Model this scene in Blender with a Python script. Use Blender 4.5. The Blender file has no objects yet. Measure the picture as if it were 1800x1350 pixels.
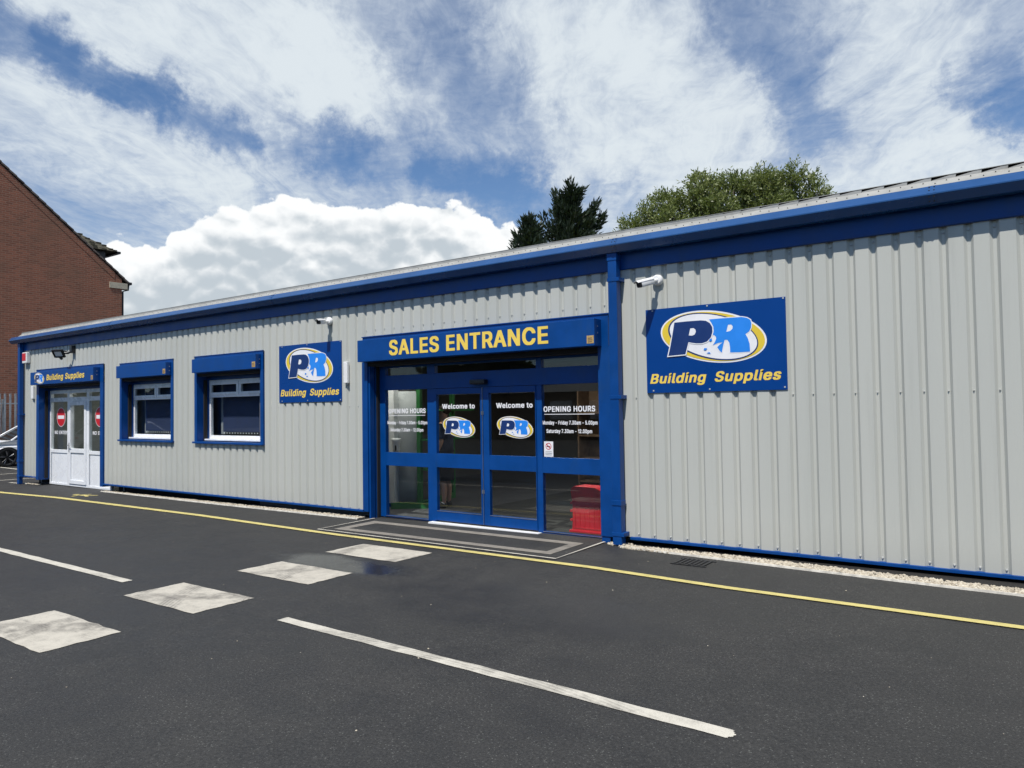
import bpy, bmesh, math, random
from mathutils import Vector, Matrix
from mathutils.geometry import tessellate_polygon
R_ = math.radians
random.seed(7)
S = bpy.context.scene
COL = S.collection

# ------------------------------------------------------------------ camera
cam = bpy.data.objects.new("Camera", bpy.data.cameras.new("Camera"))
COL.objects.link(cam)
fw = Vector((-0.5832, 0.8117, 0.0317)); rt = Vector((0.8117, 0.5838, -0.0151)); up = Vector((0.0308, -0.0169, 0.9994))
cam.matrix_world = Matrix(((rt.x, up.x, -fw.x, 0.0), (rt.y, up.y, -fw.y, -7.9018), (rt.z, up.z, -fw.z, 1.6), (0, 0, 0, 1)))
cam.data.sensor_width = 36.0; cam.data.lens = 36.0 * 1280 / 1800
cam.data.clip_start = 0.05; cam.data.clip_end = 3000
S.camera = cam

# ------------------------------------------------------------------ view, sun
S.view_settings.view_transform = 'Standard'; S.view_settings.look = 'None'
S.view_settings.exposure = 0.15; S.view_settings.gamma = 1.0
SUN_EL, SUN_AZ = R_(58.5), R_(12.0)     # azimuth measured from -y towards +x
sd = Vector((math.sin(SUN_AZ) * math.cos(SUN_EL), -math.cos(SUN_AZ) * math.cos(SUN_EL), math.sin(SUN_EL)))
sl = bpy.data.lights.new("Sun", 'SUN'); sl.energy = 4.4; sl.angle = R_(0.5); sl.color = (1.0, 0.955, 0.89)
sun = bpy.data.objects.new("Sun", sl); COL.objects.link(sun)
sun.rotation_euler = (-sd).to_track_quat('-Z', 'Y').to_euler(); sun.location = (0, -10, 30)

S.render.engine = 'CYCLES'
S.cycles.max_bounces = 7; S.cycles.diffuse_bounces = 3; S.cycles.glossy_bounces = 3; S.cycles.transmission_bounces = 4; S.cycles.transparent_max_bounces = 10
S.cycles.caustics_reflective = False; S.cycles.caustics_refractive = False
SKYSEGS = [((-71.6, 23.8), (-66.8, 23.2), 0.5, 3.0, -0.34), ((-67.5, 23.1), (-62.3, 22.2), 0.3, 2.4, -0.3), ((-63.4, 21.6), (-55.8, 19.9), 0.3, 2.2, -0.3), ((-52.1, 20.4), (-47.0, 19.0), 0.3, 2.2, -0.17), ((-47.9, 19.1), (-35.5, 16.9), 0.8, 3.4, -0.26), ((-41.8, 16.9), (-32.8, 15.2), 0.6, 2.6, -0.3), ((-40.3, 28.2), (-37.2, 23.7), 0.5, 3.4, -0.17), ((-35.3, 26.0), (-34.7, 21.8), 0.4, 2.2, -0.14), ((-16.0, 27.2), (-13.0, 23.2), 0.8, 3.6, -0.17), ((-14.6, 22.4), (-11.6, 19.0), 0.5, 3.0, -0.15), ((-2.5, 20.1), (0.8, 17.3), 0.6, 2.8, -0.3), ((-9.9, 24.8), (-7.8, 22.3), 0.5, 2.2, -0.08), ((-65.1, 14.9), (-69.1, 15.8), 1, 5, -0.02), ((-28.7, 16.3), (-26.5, 16.6), 0.5, 2.5, -0.05), ((-67.8, 25.5), (-47.8, 24.9), 1.0, 5.5, 0.16), ((-50.4, 25.1), (-43.5, 20.9), 1.0, 4.5, 0.14), ((-69.1, 17.9), (-56.2, 16.2), 1.0, 4.5, 0.16), ((-33.0, 25.2), (-20.0, 19.7), 2.0, 7.5, 0.22), ((-26.3, 27.0), (-21.9, 27.3), 1, 5, 0.12), ((-7.7, 25.0), (-4.8, 19.6), 1.5, 5.0, 0.14), ((-10.9, 16.6), (-2.0, 15.1), 0.8, 3.4, 0.2), ((-33.6, 18.1), (-27.4, 18.3), 0.5, 3.0, 0.12)]
CUMTOP = [(-90, 2), (-67.2, 2), (-66.0, 9), (-65.0, 11.9), (-63.6, 12.7), (-62.4, 12.9), (-61.4, 12.2), (-60.8, 13.6), (-59.0, 14.7), (-55.0, 15.6), (-52.6, 15.7), (-51.2, 16.4), (-50.0, 15.9), (-48.6, 15.5), (-44.4, 16.0), (-42.5, 16.4), (-40, 16.1), (-37.5, 15.5), (-35.8, 14.6), (-34.0, 13.5), (-31, 12.9), (-27, 12.0), (-20, 10.5), (-14, 13), (-10.5, 14.6), (-7, 14.0), (-2, 12.5), (5, 11), (20, 8)]
# ------------------------------------------------------------------ node helper
class NT:
    def __init__(s, tree): s.t = tree; s.n = tree.nodes; s.l = tree.links
    def new(s, typ, **kw):
        nd = s.n.new(typ)
        for k, v in kw.items(): setattr(nd, k, v)
        return nd
    def put(s, sock, v):
        if isinstance(v, bpy.types.NodeSocket): s.l.new(v, sock)
        elif v is not None: sock.default_value = v
    def m(s, op, a, b=None, c=None, clamp=False):
        nd = s.new('ShaderNodeMath', operation=op); nd.use_clamp = clamp
        s.put(nd.inputs[0], a); s.put(nd.inputs[1], b); s.put(nd.inputs[2], c)
        return nd.outputs[0]
    def v(s, op, a, b=None, out=0):
        nd = s.new('ShaderNodeVectorMath', operation=op); s.put(nd.inputs[0], a)
        if b is not None: s.put(nd.inputs[3] if op == 'SCALE' else nd.inputs[1], b)
        return nd.outputs[out]
    def ss(s, x, a, b, lo=0.0, hi=1.0):
        nd = s.new('ShaderNodeMapRange', interpolation_type='SMOOTHSTEP'); s.put(nd.inputs[0], x)
        for i, q in zip((1, 2, 3, 4), (a, b, lo, hi)): s.put(nd.inputs[i], q)
        return nd.outputs[0]
    def noise(s, vec, scale, detail=4.0, rough=0.5, dist=0.0, out=0):
        nd = s.new('ShaderNodeTexNoise'); s.put(nd.inputs['Vector'], vec); nd.inputs['Scale'].default_value = scale
        nd.inputs['Detail'].default_value = detail; nd.inputs['Roughness'].default_value = rough; nd.inputs['Distortion'].default_value = dist
        return nd.outputs[out]
    def mix(s, f, a, b):
        nd = s.new('ShaderNodeMix', data_type='RGBA'); s.put(nd.inputs[0], f); s.put(nd.inputs[6], a); s.put(nd.inputs[7], b)
        return nd.outputs[2]
    def sep(s, v):
        nd = s.new('ShaderNodeSeparateXYZ'); s.put(nd.inputs[0], v); return nd.outputs
    def comb(s, x, y, z):
        nd = s.new('ShaderNodeCombineXYZ'); s.put(nd.inputs[0], x); s.put(nd.inputs[1], y); s.put(nd.inputs[2], z); return nd.outputs[0]
    def curve(s, x, pts):
        nd = s.new('ShaderNodeFloatCurve'); c = nd.mapping.curves[0]
        while len(c.points) < len(pts): c.points.new(0.5, 0.5)
        for p, q in zip(c.points, pts): p.location = q; p.handle_type = 'VECTOR'
        nd.mapping.update(); s.put(nd.inputs['Value'], x); return nd.outputs[0]

# ------------------------------------------------------------------ world: Nishita sky, high cloud sheet and a far cumulus bank
W = bpy.data.worlds.new("World"); S.world = W; W.use_nodes = True
W.cycles.sampling_method = 'MANUAL'; W.cycles.sample_map_resolution = 512
g = NT(W.node_tree); g.n.clear()
sky = g.new('ShaderNodeTexSky', sky_type='NISHITA'); sky.sun_disc = False
sky.sun_elevation = SUN_EL; sky.sun_rotation = math.pi - SUN_AZ
sky.air_density = 1.0; sky.dust_density = 0.2; sky.ozone_density = 3.0
geo = g.new('ShaderNodeTexCoord'); d = g.v('NORMALIZE', geo.outputs['Generated'])
dx, dy, dz = g.sep(d)
az = g.m('MULTIPLY', g.m('ARCTAN2', dx, dy), 57.2958); el = g.m('MULTIPLY', g.m('ARCSINE', dz), 57.2958)
iz = g.m('DIVIDE', 1.0, g.m('MAXIMUM', g.m('ADD', dz, 0.10), 0.02))
sheet = g.comb(g.m('MULTIPLY', dx, iz), g.m('MULTIPLY', dy, iz), 0.0)
# the streaks of the high sheet run towards one far point, so their noise is stretched along that heading
sa = g.v('DOT_PRODUCT', sheet, (-0.515, 0.857, 0.0), out=1); sb = g.v('DOT_PRODUCT', sheet, (0.857, 0.515, 0.0), out=1)
wob = g.v('SCALE', g.v('SUBTRACT', g.noise(sheet, 1.3, 4, 0.55, out=1), (0.5, 0.5, 0.5)), 0.55)
iso = g.v('ADD', sheet, wob)
sv = g.v('ADD', g.comb(g.m('MULTIPLY', sa, 0.42), g.m('MULTIPLY', sb, 1.25), 0.0), wob)
big = g.noise(iso, 0.95, 5, 0.55, 0.2)
mid = g.noise(sv, 2.6, 8, 0.62, 0.35)
fin = g.noise(iso, 15.0, 5, 0.60, 0.4)
hair = g.noise(g.v('ADD', g.comb(g.m('MULTIPLY', sa, 0.30), g.m('MULTIPLY', sb, 2.2), 0.0), g.v('SCALE', wob, 1.6)), 5.5, 8, 0.68, 0.5)
cov = g.m('ADD', g.m('ADD', g.m('MULTIPLY', big, 0.42), g.m('MULTIPLY', mid, 0.36)), g.m('ADD', g.m('MULTIPLY', fin, 0.32), g.m('MULTIPLY', hair, 0.38)))
# where this sky is open and where it is thick (azimuth, elevation, degrees)
wx = g.m('MULTIPLY', g.m('SUBTRACT', g.noise(d, 6.0, 5, 0.6), 0.5), 9.0); wy = g.m('MULTIPLY', g.m('SUBTRACT', g.noise(g.v('ADD', d, (3.1, 1.7, 0.4)), 6.0, 5, 0.6), 0.5), 6.0)
wv2 = g.v('SUBTRACT', g.noise(d, 26.0, 6, 0.68, out=1), (0.5, 0.5, 0.5)); w2x, w2y, w2z = g.sep(wv2)
waz = g.m('ADD', g.m('ADD', az, wx), g.m('MULTIPLY', w2x, 7.0)); wel = g.m('ADD', g.m('ADD', el, wy), g.m('MULTIPLY', w2y, 4.5))
def seg(a, b, r0, r1, wgt):
    ax, ay = a; bx, by = b; ux, uy = bx - ax, by - ay; L2 = ux * ux + uy * uy + 1e-6
    px = g.m('SUBTRACT', waz, ax); py = g.m('SUBTRACT', wel, ay)
    t = g.m('DIVIDE', g.m('ADD', g.m('MULTIPLY', px, ux), g.m('MULTIPLY', py, uy)), L2, clamp=True)
    ex = g.m('SUBTRACT', px, g.m('MULTIPLY', t, ux)); ey = g.m('SUBTRACT', py, g.m('MULTIPLY', t, uy))
    dist = g.m('SQRT', g.m('ADD', g.m('MULTIPLY', ex, ex), g.m('MULTIPLY', ey, ey)))
    return g.m('MULTIPLY', g.ss(dist, r0, r1, 1.0, 0.0), wgt)
bias = 0.0
for a, b, r0, r1, wgt in SKYSEGS:
    bias = g.m('ADD', seg(a, b, r0, r1 * (1.05 if wgt < 0 else 1.0), wgt * (0.8 if wgt < 0 else 1.0)), bias)
cov = g.m('ADD', cov, bias)
cov = g.m('ADD', cov, g.ss(dy, 0.10, -0.35, 0.0, -0.30))       # the sky behind the viewer is mostly clear
sheet_mask = g.m('MULTIPLY', g.ss(cov, 0.30, 1.02), 0.97)
lumn = g.m('ADD', g.m('ADD', g.m('MULTIPLY', big, 0.45), g.m('MULTIPLY', hair, 0.45)), g.m('ADD', g.m('MULTIPLY', fin, 0.12), g.m('MULTIPLY', bias, 0.75)))
sheet_lum = g.ss(lumn, 0.38, 0.74)
sheet_col = g.mix(sheet_lum, (4.4, 5.1, 6.2, 1), (6.8, 7.4, 7.8, 1))
# cumulus bank
def billow(p):                                       # cauliflower relief: rounded cells at three sizes
    q = g.v('ADD', p, g.v('SCALE', g.v('SUBTRACT', g.noise(p, 14.0, 4, 0.55, out=1), (0.5, 0.5, 0.5)), 0.055)); t = 0.0
    for sc, w in ((14.0, 1.9), (36.0, 1.2)):
        vo = g.new('ShaderNodeTexVoronoi', feature='F1'); g.put(vo.inputs['Vector'], q); vo.inputs['Scale'].default_value = sc
        t = g.m('ADD', g.m('MULTIPLY', g.m('SUBTRACT', 0.45, vo.outputs['Distance']), w), t)
    return t
d2 = g.v('MULTIPLY', d, (1.0, 1.0, 1.35))
bil = billow(d2)
puff = g.m('ADD', g.m('SUBTRACT', bil, 0.25), g.m('MULTIPLY', g.m('SUBTRACT', g.noise(d, 30.0, 7, 0.6), 0.5), 1.6))
puff_up = g.m('ADD', billow(g.v('ADD', d2, (0.006, 0.0, 0.014))), 0.0)
relief = g.m('SUBTRACT', bil, puff_up)          # bright where the surface turns up to the sun
azn = g.m('DIVIDE', g.m('ADD', az, 90.0), 110.0)
top = g.m('MULTIPLY', g.curve(azn, [((a + 90) / 110.0, e / 30.0) for a, e in CUMTOP]), 30.0)
depth = g.m('ADD', g.m('SUBTRACT', top, el), g.m('MULTIPLY', puff, 0.85))
cmask = g.ss(g.m('ADD', depth, g.m('MULTIPLY', g.m('SUBTRACT', g.noise(d, 90.0, 6, 0.65), 0.5), 0.8)), -0.05, 0.24)
edge = g.ss(depth, 0.3, 4.0)
body = g.noise(d, 8.0, 6, 0.55); body2 = g.noise(d2, 34.0, 6, 0.62)
shade = g.m('ADD', g.m('MULTIPLY', edge, 0.80), g.m('MULTIPLY', g.m('SUBTRACT', body, 0.47), 1.35))
shade = g.m('ADD', shade, g.m('ADD', g.m('MULTIPLY', relief, -0.72), g.m('MULTIPLY', g.m('SUBTRACT', body2, 0.5), 0.45)))
lfix = g.ss(az, -60.0, -63.5, 0.0, -0.22); rfix = g.ss(az, -43.0, -37.0, 0.0, -0.22)
shade = g.m('ADD', g.m('ADD', shade, lfix), rfix)
ccol = g.mix(g.ss(shade, -0.05, 1.10), (9.0, 9.15, 9.2, 1), (4.9, 5.5, 6.0, 1))
skyc = g.v('MULTIPLY', sky.outputs[0], (0.74, 0.87, 1.0))
hz = g.ss(el, 0.0, 20.0, 0.16, 0.0)
skyc = g.mix(hz, skyc, (6.0, 6.8, 7.6, 1))
full = g.mix(cmask, g.mix(sheet_mask, skyc, sheet_col), ccol)
bg = g.new('ShaderNodeBackground'); g.put(bg.inputs['Color'], full); bg.inputs['Strength'].default_value = 0.10
wo = g.new('ShaderNodeOutputWorld'); g.l.new(bg.outputs[0], wo.inputs[0])

# ------------------------------------------------------------------ materials
MATS = {}
def mat(name):
    m = bpy.data.materials.new(name); m.use_nodes = True; n = NT(m.node_tree); n.n.clear()
    o = n.new('ShaderNodeOutputMaterial'); b = n.new('ShaderNodeBsdfPrincipled'); n.l.new(b.outputs[0], o.inputs[0])
    MATS[name] = m; return n, b, o
def objc(n): return n.new('ShaderNodeTexCoord').outputs['Object']
def bump(n, b, h, strength=0.3, dist=0.01):
    nd = n.new('ShaderNodeBump'); nd.inputs['Strength'].default_value = strength; nd.inputs['Distance'].default_value = dist
    n.put(nd.inputs['Height'], h); n.l.new(nd.outputs[0], b.inputs['Normal'])
def simple(name, col, rough=0.5, var=0.12, scale=6.0, metal=0.0, dirt=None, spec=None, micro=0.0):
    n, b, o = mat(name); c = objc(n)
    nz = n.noise(c, scale, 5, 0.6)
    lo = tuple(x * (1 - var) for x in col) + (1,); hi = tuple(min(1, x * (1 + var)) for x in col) + (1,)
    cc = n.mix(n.ss(nz, 0.3, 0.7), lo, hi)
    if dirt:
        dn = n.noise(n.v('MULTIPLY', c, (1, 1, 0.35)), dirt[1], 6, 0.65)
        cc = n.mix(n.m('MULTIPLY', n.ss(dn, 0.52, 0.75), dirt[2]), cc, dirt[0] + (1,))
    n.put(b.inputs['Base Color'], cc); b.inputs['Metallic'].default_value = metal
    n.put(b.inputs['Roughness'], n.ss(nz, 0.2, 0.8, max(0.03, rough - 0.08), min(1, rough + 0.08)))
    if spec is not None: b.inputs['Specular IOR Level'].default_value = spec
    if micro: bump(n, b, n.noise(c, 90.0, 4, 0.6), micro, 0.002)
    return MATS[name]

BLUE = (0.0004, 0.050, 0.222)
simple('blue_paint', BLUE, 0.40, 0.10, 3.0, dirt=((0.015, 0.06, 0.17), 5.0, 0.4), spec=0.3)
simple('blue_sign', (0.0003, 0.044, 0.222), 0.32, 0.04, 1.5, spec=0.25)
simple('blue_gutter', (0.014, 0.070, 0.21), 0.24, 0.10, 2.0, dirt=((0.03, 0.09, 0.22), 4.0, 0.4))
simple('yellow_vinyl', (0.86, 0.62, 0.10), 0.4, 0.04); simple('gold_vinyl', (0.75, 0.55, 0.045), 0.4, 0.04)
simple('white_vinyl', (0.82, 0.82, 0.84), 0.4, 0.03); simple('navy_vinyl', (0.006, 0.030, 0.14), 0.4, 0.04)
simple('sky_vinyl', (0.02, 0.24, 0.80), 0.4, 0.04); simple('black_vinyl', (0.012, 0.016, 0.03), 0.4, 0.04)
simple('red_vinyl', (0.55, 0.012, 0.02), 0.4, 0.05)
simple('upvc', (0.80, 0.82, 0.84), 0.28, 0.03, 4.0, dirt=((0.62, 0.63, 0.61), 3.0, 0.12))
simple('white_plastic', (0.80, 0.80, 0.79), 0.35, 0.04); simple('grey_plastic', (0.45, 0.46, 0.45), 0.4, 0.05)
simple('black_plastic', (0.012, 0.012, 0.014), 0.35, 0.15); simple('dark_metal', (0.03, 0.03, 0.032), 0.45, 0.2, metal=0.5)
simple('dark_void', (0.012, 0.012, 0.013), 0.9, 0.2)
simple('steel', (0.42, 0.43, 0.44), 0.35, 0.1, metal=0.9); simple('zinc', (0.33, 0.36, 0.38), 0.5, 0.15, 8.0, metal=0.35)
simple('roof_grey', (0.33, 0.33, 0.31), 0.45, 0.10, 4.0, dirt=((0.20, 0.19, 0.16), 9.0, 0.5))
simple('kraft_label', (0.50, 0.33, 0.12), 0.6, 0.2, 40.0)
simple('concrete_edge', (0.58, 0.55, 0.48), 0.85, 0.25, 14.0)
simple('cream_stone', (0.50, 0.44, 0.33), 0.8, 0.1); simple('roof_tile', (0.06, 0.045, 0.038), 0.8, 0.35, 9.0)
simple('mossy_tile', (0.055, 0.05, 0.032), 0.9, 0.6, 7.0); simple('verge_tile', (0.13, 0.105, 0.09), 0.8, 0.25, 6.0)
simple('interior_wall', (0.13, 0.13, 0.125), 0.8, 0.06); simple('interior_floor', (0.07, 0.07, 0.075), 0.7, 0.2, 10.0)
simple('pale_room', (0.34, 0.36, 0.34), 0.8, 0.08); simple('soil_gap_shade', (0.016, 0.014, 0.012), 0.95, 0.3, 30.0)  # last one: gravel bed, near-black to paint the shade under the trim
simple('blind_navy', (0.018, 0.030, 0.085), 0.8, 0.1); simple('blind_grey', (0.30, 0.31, 0.32), 0.8, 0.1)
simple('green_rack', (0.02, 0.16, 0.035), 0.5, 0.1); simple('red_tub', (0.55, 0.02, 0.03), 0.45, 0.1)
simple('panel_white', (0.80, 0.81, 0.80), 0.6, 0.05); simple('foam_grey', (0.36, 0.38, 0.38), 0.75, 0.05)
simple('car_white', (0.80, 0.81, 0.82), 0.15, 0.02); simple('car_silver', (0.70, 0.71, 0.73), 0.2, 0.05, metal=0.3)
simple('car_glass', (0.012, 0.016, 0.018), 0.06, 0.1); simple('tyre', (0.014, 0.014, 0.015), 0.8, 0.2); simple('alloy', (0.30, 0.30, 0.31), 0.3, 0.1, metal=0.8)
simple('lamp_red', (0.3, 0.01, 0.01), 0.2, 0.1); simple('skin', (0.42, 0.24, 0.17), 0.55, 0.08); simple('hair', (0.03, 0.018, 0.010), 0.6, 0.2)
simple('cloth_dark', (0.010, 0.012, 0.018), 0.9, 0.2); simple('cloth_top', (0.02, 0.03, 0.06), 0.9, 0.2); simple('shoe', (0.015, 0.015, 0.016), 0.6, 0.1)
simple('timber', (0.16, 0.10, 0.06), 0.85, 0.3, 5.0); simple('bark', (0.085, 0.07, 0.055), 0.9, 0.3, 9.0)
simple('shed_grey', (0.20, 0.21, 0.21), 0.7, 0.1)

def cladding():
    n, b, o = mat('cladding'); c = objc(n)
    st = n.noise(n.v('MULTIPLY', c, (60, 60, 0.6)), 1.0, 3, 0.6)
    rain = n.noise(n.v('MULTIPLY', c, (9, 9, 0.35)), 1.0, 6, 0.7)
    pan = n.noise(n.v('MULTIPLY', c, (1.0, 1.0, 0.02)), 0.9, 2, 0.5)
    x, y, z = n.sep(c)
    cc = n.mix(n.ss(pan, 0.35, 0.65), (0.466, 0.478, 0.440, 1), (0.500, 0.508, 0.466, 1))
    cc = n.mix(n.m('MULTIPLY', n.ss(rain, 0.50, 0.78), 0.38), cc, (0.36, 0.37, 0.34, 1))
    low = n.m('MULTIPLY', n.ss(n.m('ADD', z, n.m('MULTIPLY', rain, 0.4)), 0.62, 0.15), 0.30)     # splash dirt at the foot
    cc = n.mix(low, cc, (0.36, 0.36, 0.33, 1))
    n.put(b.inputs['Base Color'], cc); b.inputs['Roughness'].default_value = 0.5; b.inputs['Specular IOR Level'].default_value = 0.35
    wv = n.m('SINE', n.m('MULTIPLY', x, 2 * math.pi / 0.0205))
    bump(n, b, n.m('ADD', n.m('MULTIPLY', wv, 0.35), n.m('MULTIPLY', st, 0.5)), 0.35, 0.0012)
cladding()

def asphalt():
    n, b, o = mat('asphalt'); c = objc(n)
    bigv = n.noise(c, 0.35, 5, 0.6); midv = n.noise(c, 2.4, 6, 0.65); fine = n.noise(c, 70.0, 5, 0.8)
    vo = n.new('ShaderNodeTexVoronoi'); n.put(vo.inputs['Vector'], c); vo.inputs['Scale'].default_value = 95.0
    hs = n.new('ShaderNodeTexWhiteNoise'); n.put(hs.inputs['Vector'], vo.outputs['Position'])
    stone = n.ss(vo.outputs['Distance'], 0.0, 0.55, 1.0, 0.0)
    pick = n.ss(hs.outputs[0], 0.86, 0.90)
    speck = n.m('MULTIPLY', n.m('MULTIPLY', stone, pick), n.ss(midv, 0.35, 0.65, 0.35, 1.0))
    base = n.mix(n.ss(midv, 0.3, 0.7), (0.024, 0.024, 0.0235, 1), (0.033, 0.0325, 0.031, 1))
    base = n.mix(n.m('MULTIPLY', n.ss(bigv, 0.45, 0.7), 0.45), base, (0.045, 0.0435, 0.039, 1))
    base = n.mix(n.m('MULTIPLY', n.ss(fine, 0.48, 0.68), 0.52), base, (0.075, 0.073, 0.069, 1))
    base = n.mix(n.m('MULTIPLY', n.ss(fine, 0.5, 0.34), 0.8), base, (0.012, 0.012, 0.012, 1))
    base = n.mix(n.m('MULTIPLY', speck, 0.6), base, (0.24, 0.25, 0.23, 1))
    x, y, z = n.sep(c)
    wob = n.m('MULTIPLY', n.m('SUBTRACT', n.noise(c, 1.7, 5, 0.6), 0.5), 1.1)
    def pool(cx, cy, rx, ry):
        a = n.m('DIVIDE', n.m('SUBTRACT', x, cx), rx); q = n.m('DIVIDE', n.m('SUBTRACT', y, cy), ry)
        return n.ss(n.m('ADD', n.m('SQRT', n.m('ADD', n.m('MULTIPLY', a, a), n.m('MULTIPLY', q, q))), wob), 0.45, 1.15, 1.0, 0.0)
    wet = pool(-6.15, -2.55, 1.25, 0.40)
    wet = n.m('MAXIMUM', wet, pool(-10.6, -5.2, 2.2, 0.6))
    damp = n.m('MAXIMUM', n.m('MULTIPLY', pool(-9.5, -4.2, 5.5, 3.0), 0.65), n.m('MULTIPLY', pool(-3.6, -2.9, 1.7, 0.75), 0.7))
    base = n.mix(n.m('MULTIPLY', n.m('MAXIMUM', wet, n.m('MULTIPLY', damp, 0.7)), 0.5), base, (0.022, 0.022, 0.023, 1))
    n.put(b.inputs['Base Color'], base)
    r = n.ss(midv, 0.3, 0.7, 0.62, 0.78)
    r = n.m('SUBTRACT', r, n.m('MULTIPLY', damp, 0.22)); r = n.m('SUBTRACT', r, n.m('MULTIPLY', wet, 0.46))
    n.put(b.inputs['Roughness'], n.m('MAXIMUM', r, 0.16)); b.inputs['Specular IOR Level'].default_value = 0.4
    h = n.m('ADD', n.m('MULTIPLY', fine, 0.7), n.m('MULTIPLY', stone, 0.35))
    nd = n.new('ShaderNodeBump'); n.put(nd.inputs['Strength'], n.m('SUBTRACT', 0.55, n.m('MULTIPLY', wet, 0.53))); nd.inputs['Distance'].default_value = 0.006
    n.put(nd.inputs['Height'], h); n.l.new(nd.outputs[0], b.inputs['Normal'])
asphalt()

def road_paint(name, col, worn, tyre=0.0):
    n, b, o = mat(name); c = objc(n)
    w1 = n.noise(c, 7.0, 7, 0.7); w2 = n.noise(c, 120.0, 3, 0.7)
    st = n.new('ShaderNodeMapping'); n.put(st.inputs['Vector'], c); st.inputs['Rotation'].default_value = (0, 0, R_(28)); st.inputs['Scale'].default_value = (2.2, 30, 1)
    w3 = n.noise(st.outputs[0], 1.0, 5, 0.7, 0.4)
    cc = n.mix(n.ss(w1, 0.35, 0.7), col + (1,), tuple(x * 0.80 for x in col) + (1,))
    arcs = 0.0                                           # tyre sweeps: bands along wide turning circles, each with tread lines
    for cx, cy, r0, wd in ((-9.6, -0.4, 5.95, .15), (-9.6, -0.4, 5.1, .13), (-9.6, -0.4, 4.2, .12), (-3.2, -9.0, 4.8, .14), (-3.2, -9.0, 5.7, .14), (-2.6, -1.2, 4.85, .13), (-2.6, -1.2, 4.15, .12), (-12.0, -7.4, 6.0, .12)):
        px, py, pz = n.sep(c); ux = n.m('SUBTRACT', px, cx); uy = n.m('SUBTRACT', py, cy)
        rr = n.m('SUBTRACT', n.m('SQRT', n.m('ADD', n.m('MULTIPLY', ux, ux), n.m('MULTIPLY', uy, uy))), r0)
        band = n.ss(n.m('ABSOLUTE', n.m('ADD', rr, n.m('MULTIPLY', n.m('SUBTRACT', w1, .5), .10))), wd * .5, wd, 1.0, 0.0)
        tread = n.ss(n.m('SINE', n.m('MULTIPLY', rr, 190.0)), -.5, .6, .35, 1.0)
        arcs = n.m('MAXIMUM', n.m('MULTIPLY', band, tread), arcs)
    dirt = n.m('ADD', n.m('MULTIPLY', n.ss(w2, 0.50, 0.72), worn), n.m('MULTIPLY', n.m('MULTIPLY', n.ss(w3, 0.50, 0.68), n.ss(w1, 0.42, 0.60)), tyre * 0.35), clamp=True)
    dirt = n.m('ADD', dirt, n.m('MULTIPLY', n.m('MULTIPLY', arcs, n.ss(w1, 0.28, 0.58)), tyre * 0.75), clamp=True)
    cc = n.mix(dirt, cc, (0.13, 0.12, 0.105, 1))
    chip = n.ss(n.m('ADD', n.m('MULTIPLY', w2, 0.6), n.m('MULTIPLY', w1, 0.5)), 0.66, 0.70)
    cc = n.mix(n.m('MULTIPLY', chip, 0.8), cc, (0.05, 0.05, 0.048, 1))
    n.put(b.inputs['Base Color'], cc); b.inputs['Roughness'].default_value = 0.75
    bump(n, b, w2, 0.3, 0.003)
road_paint('paint_white', (0.58, 0.55, 0.47), 0.40, 0.60)
road_paint('paint_square', (0.52, 0.485, 0.41), 0.38, 0.9)
road_paint('paint_yellow', (0.62, 0.53, 0.19), 0.30, 0.25)
road_paint('paint_grey', (0.24, 0.22, 0.19), 0.5, 0.3)

def glass():
    n, b, o = mat('glass'); n.n.remove(b)
    gm = n.new('ShaderNodeNewGeometry'); ci = n.m('ABSOLUTE', n.v('DOT_PRODUCT', gm.outputs['Normal'], gm.outputs['Incoming'], out=1))
    fr = n.m('ADD', 0.04, n.m('MULTIPLY', 0.96, n.m('POWER', n.m('SUBTRACT', 1.0, ci, clamp=True), 5.0)))
    t = n.new('ShaderNodeBsdfTransparent'); t.inputs['Color'].default_value = (0.95, 0.975, 0.97, 1)
    gl = n.new('ShaderNodeBsdfGlossy'); gl.inputs['Roughness'].default_value = 0.015
    mx = n.new('ShaderNodeMixShader'); n.l.new(fr, mx.inputs[0]); n.l.new(t.outputs[0], mx.inputs[1]); n.l.new(gl.outputs[0], mx.inputs[2])
    n.l.new(mx.outputs[0], o.inputs[0])
glass()

def brick():
    n, b, o = mat('brick'); c = objc(n); x, y, z = n.sep(c)
    bt = n.new('ShaderNodeTexBrick'); n.put(bt.inputs['Vector'], n.comb(n.m('ADD', y, x), z, 0))
    bt.inputs['Scale'].default_value = 1.0; bt.inputs['Brick Width'].default_value = 0.246; bt.inputs['Row Height'].default_value = 0.084
    bt.inputs['Mortar Size'].default_value = 0.010; bt.inputs['Mortar Smooth'].default_value = 0.3; bt.inputs['Bias'].default_value = -0.1
    bt.inputs['Color1'].default_value = (0.30, 0.108, 0.062, 1); bt.inputs['Color2'].default_value = (0.195, 0.074, 0.045, 1); bt.inputs['Mortar'].default_value = (0.29, 0.18, 0.125, 1)
    nz = n.noise(c, 0.7, 5, 0.6)
    n.put(b.inputs['Base Color'], n.mix(n.m('MULTIPLY', n.ss(nz, 0.45, 0.7), 0.35), bt.outputs[0], (0.16, 0.10, 0.064, 1)))
    b.inputs['Roughness'].default_value = 0.9; bump(n, b, n.m('SUBTRACT', 1.0, bt.outputs[1]), 0.5, 0.006)
brick()

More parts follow.
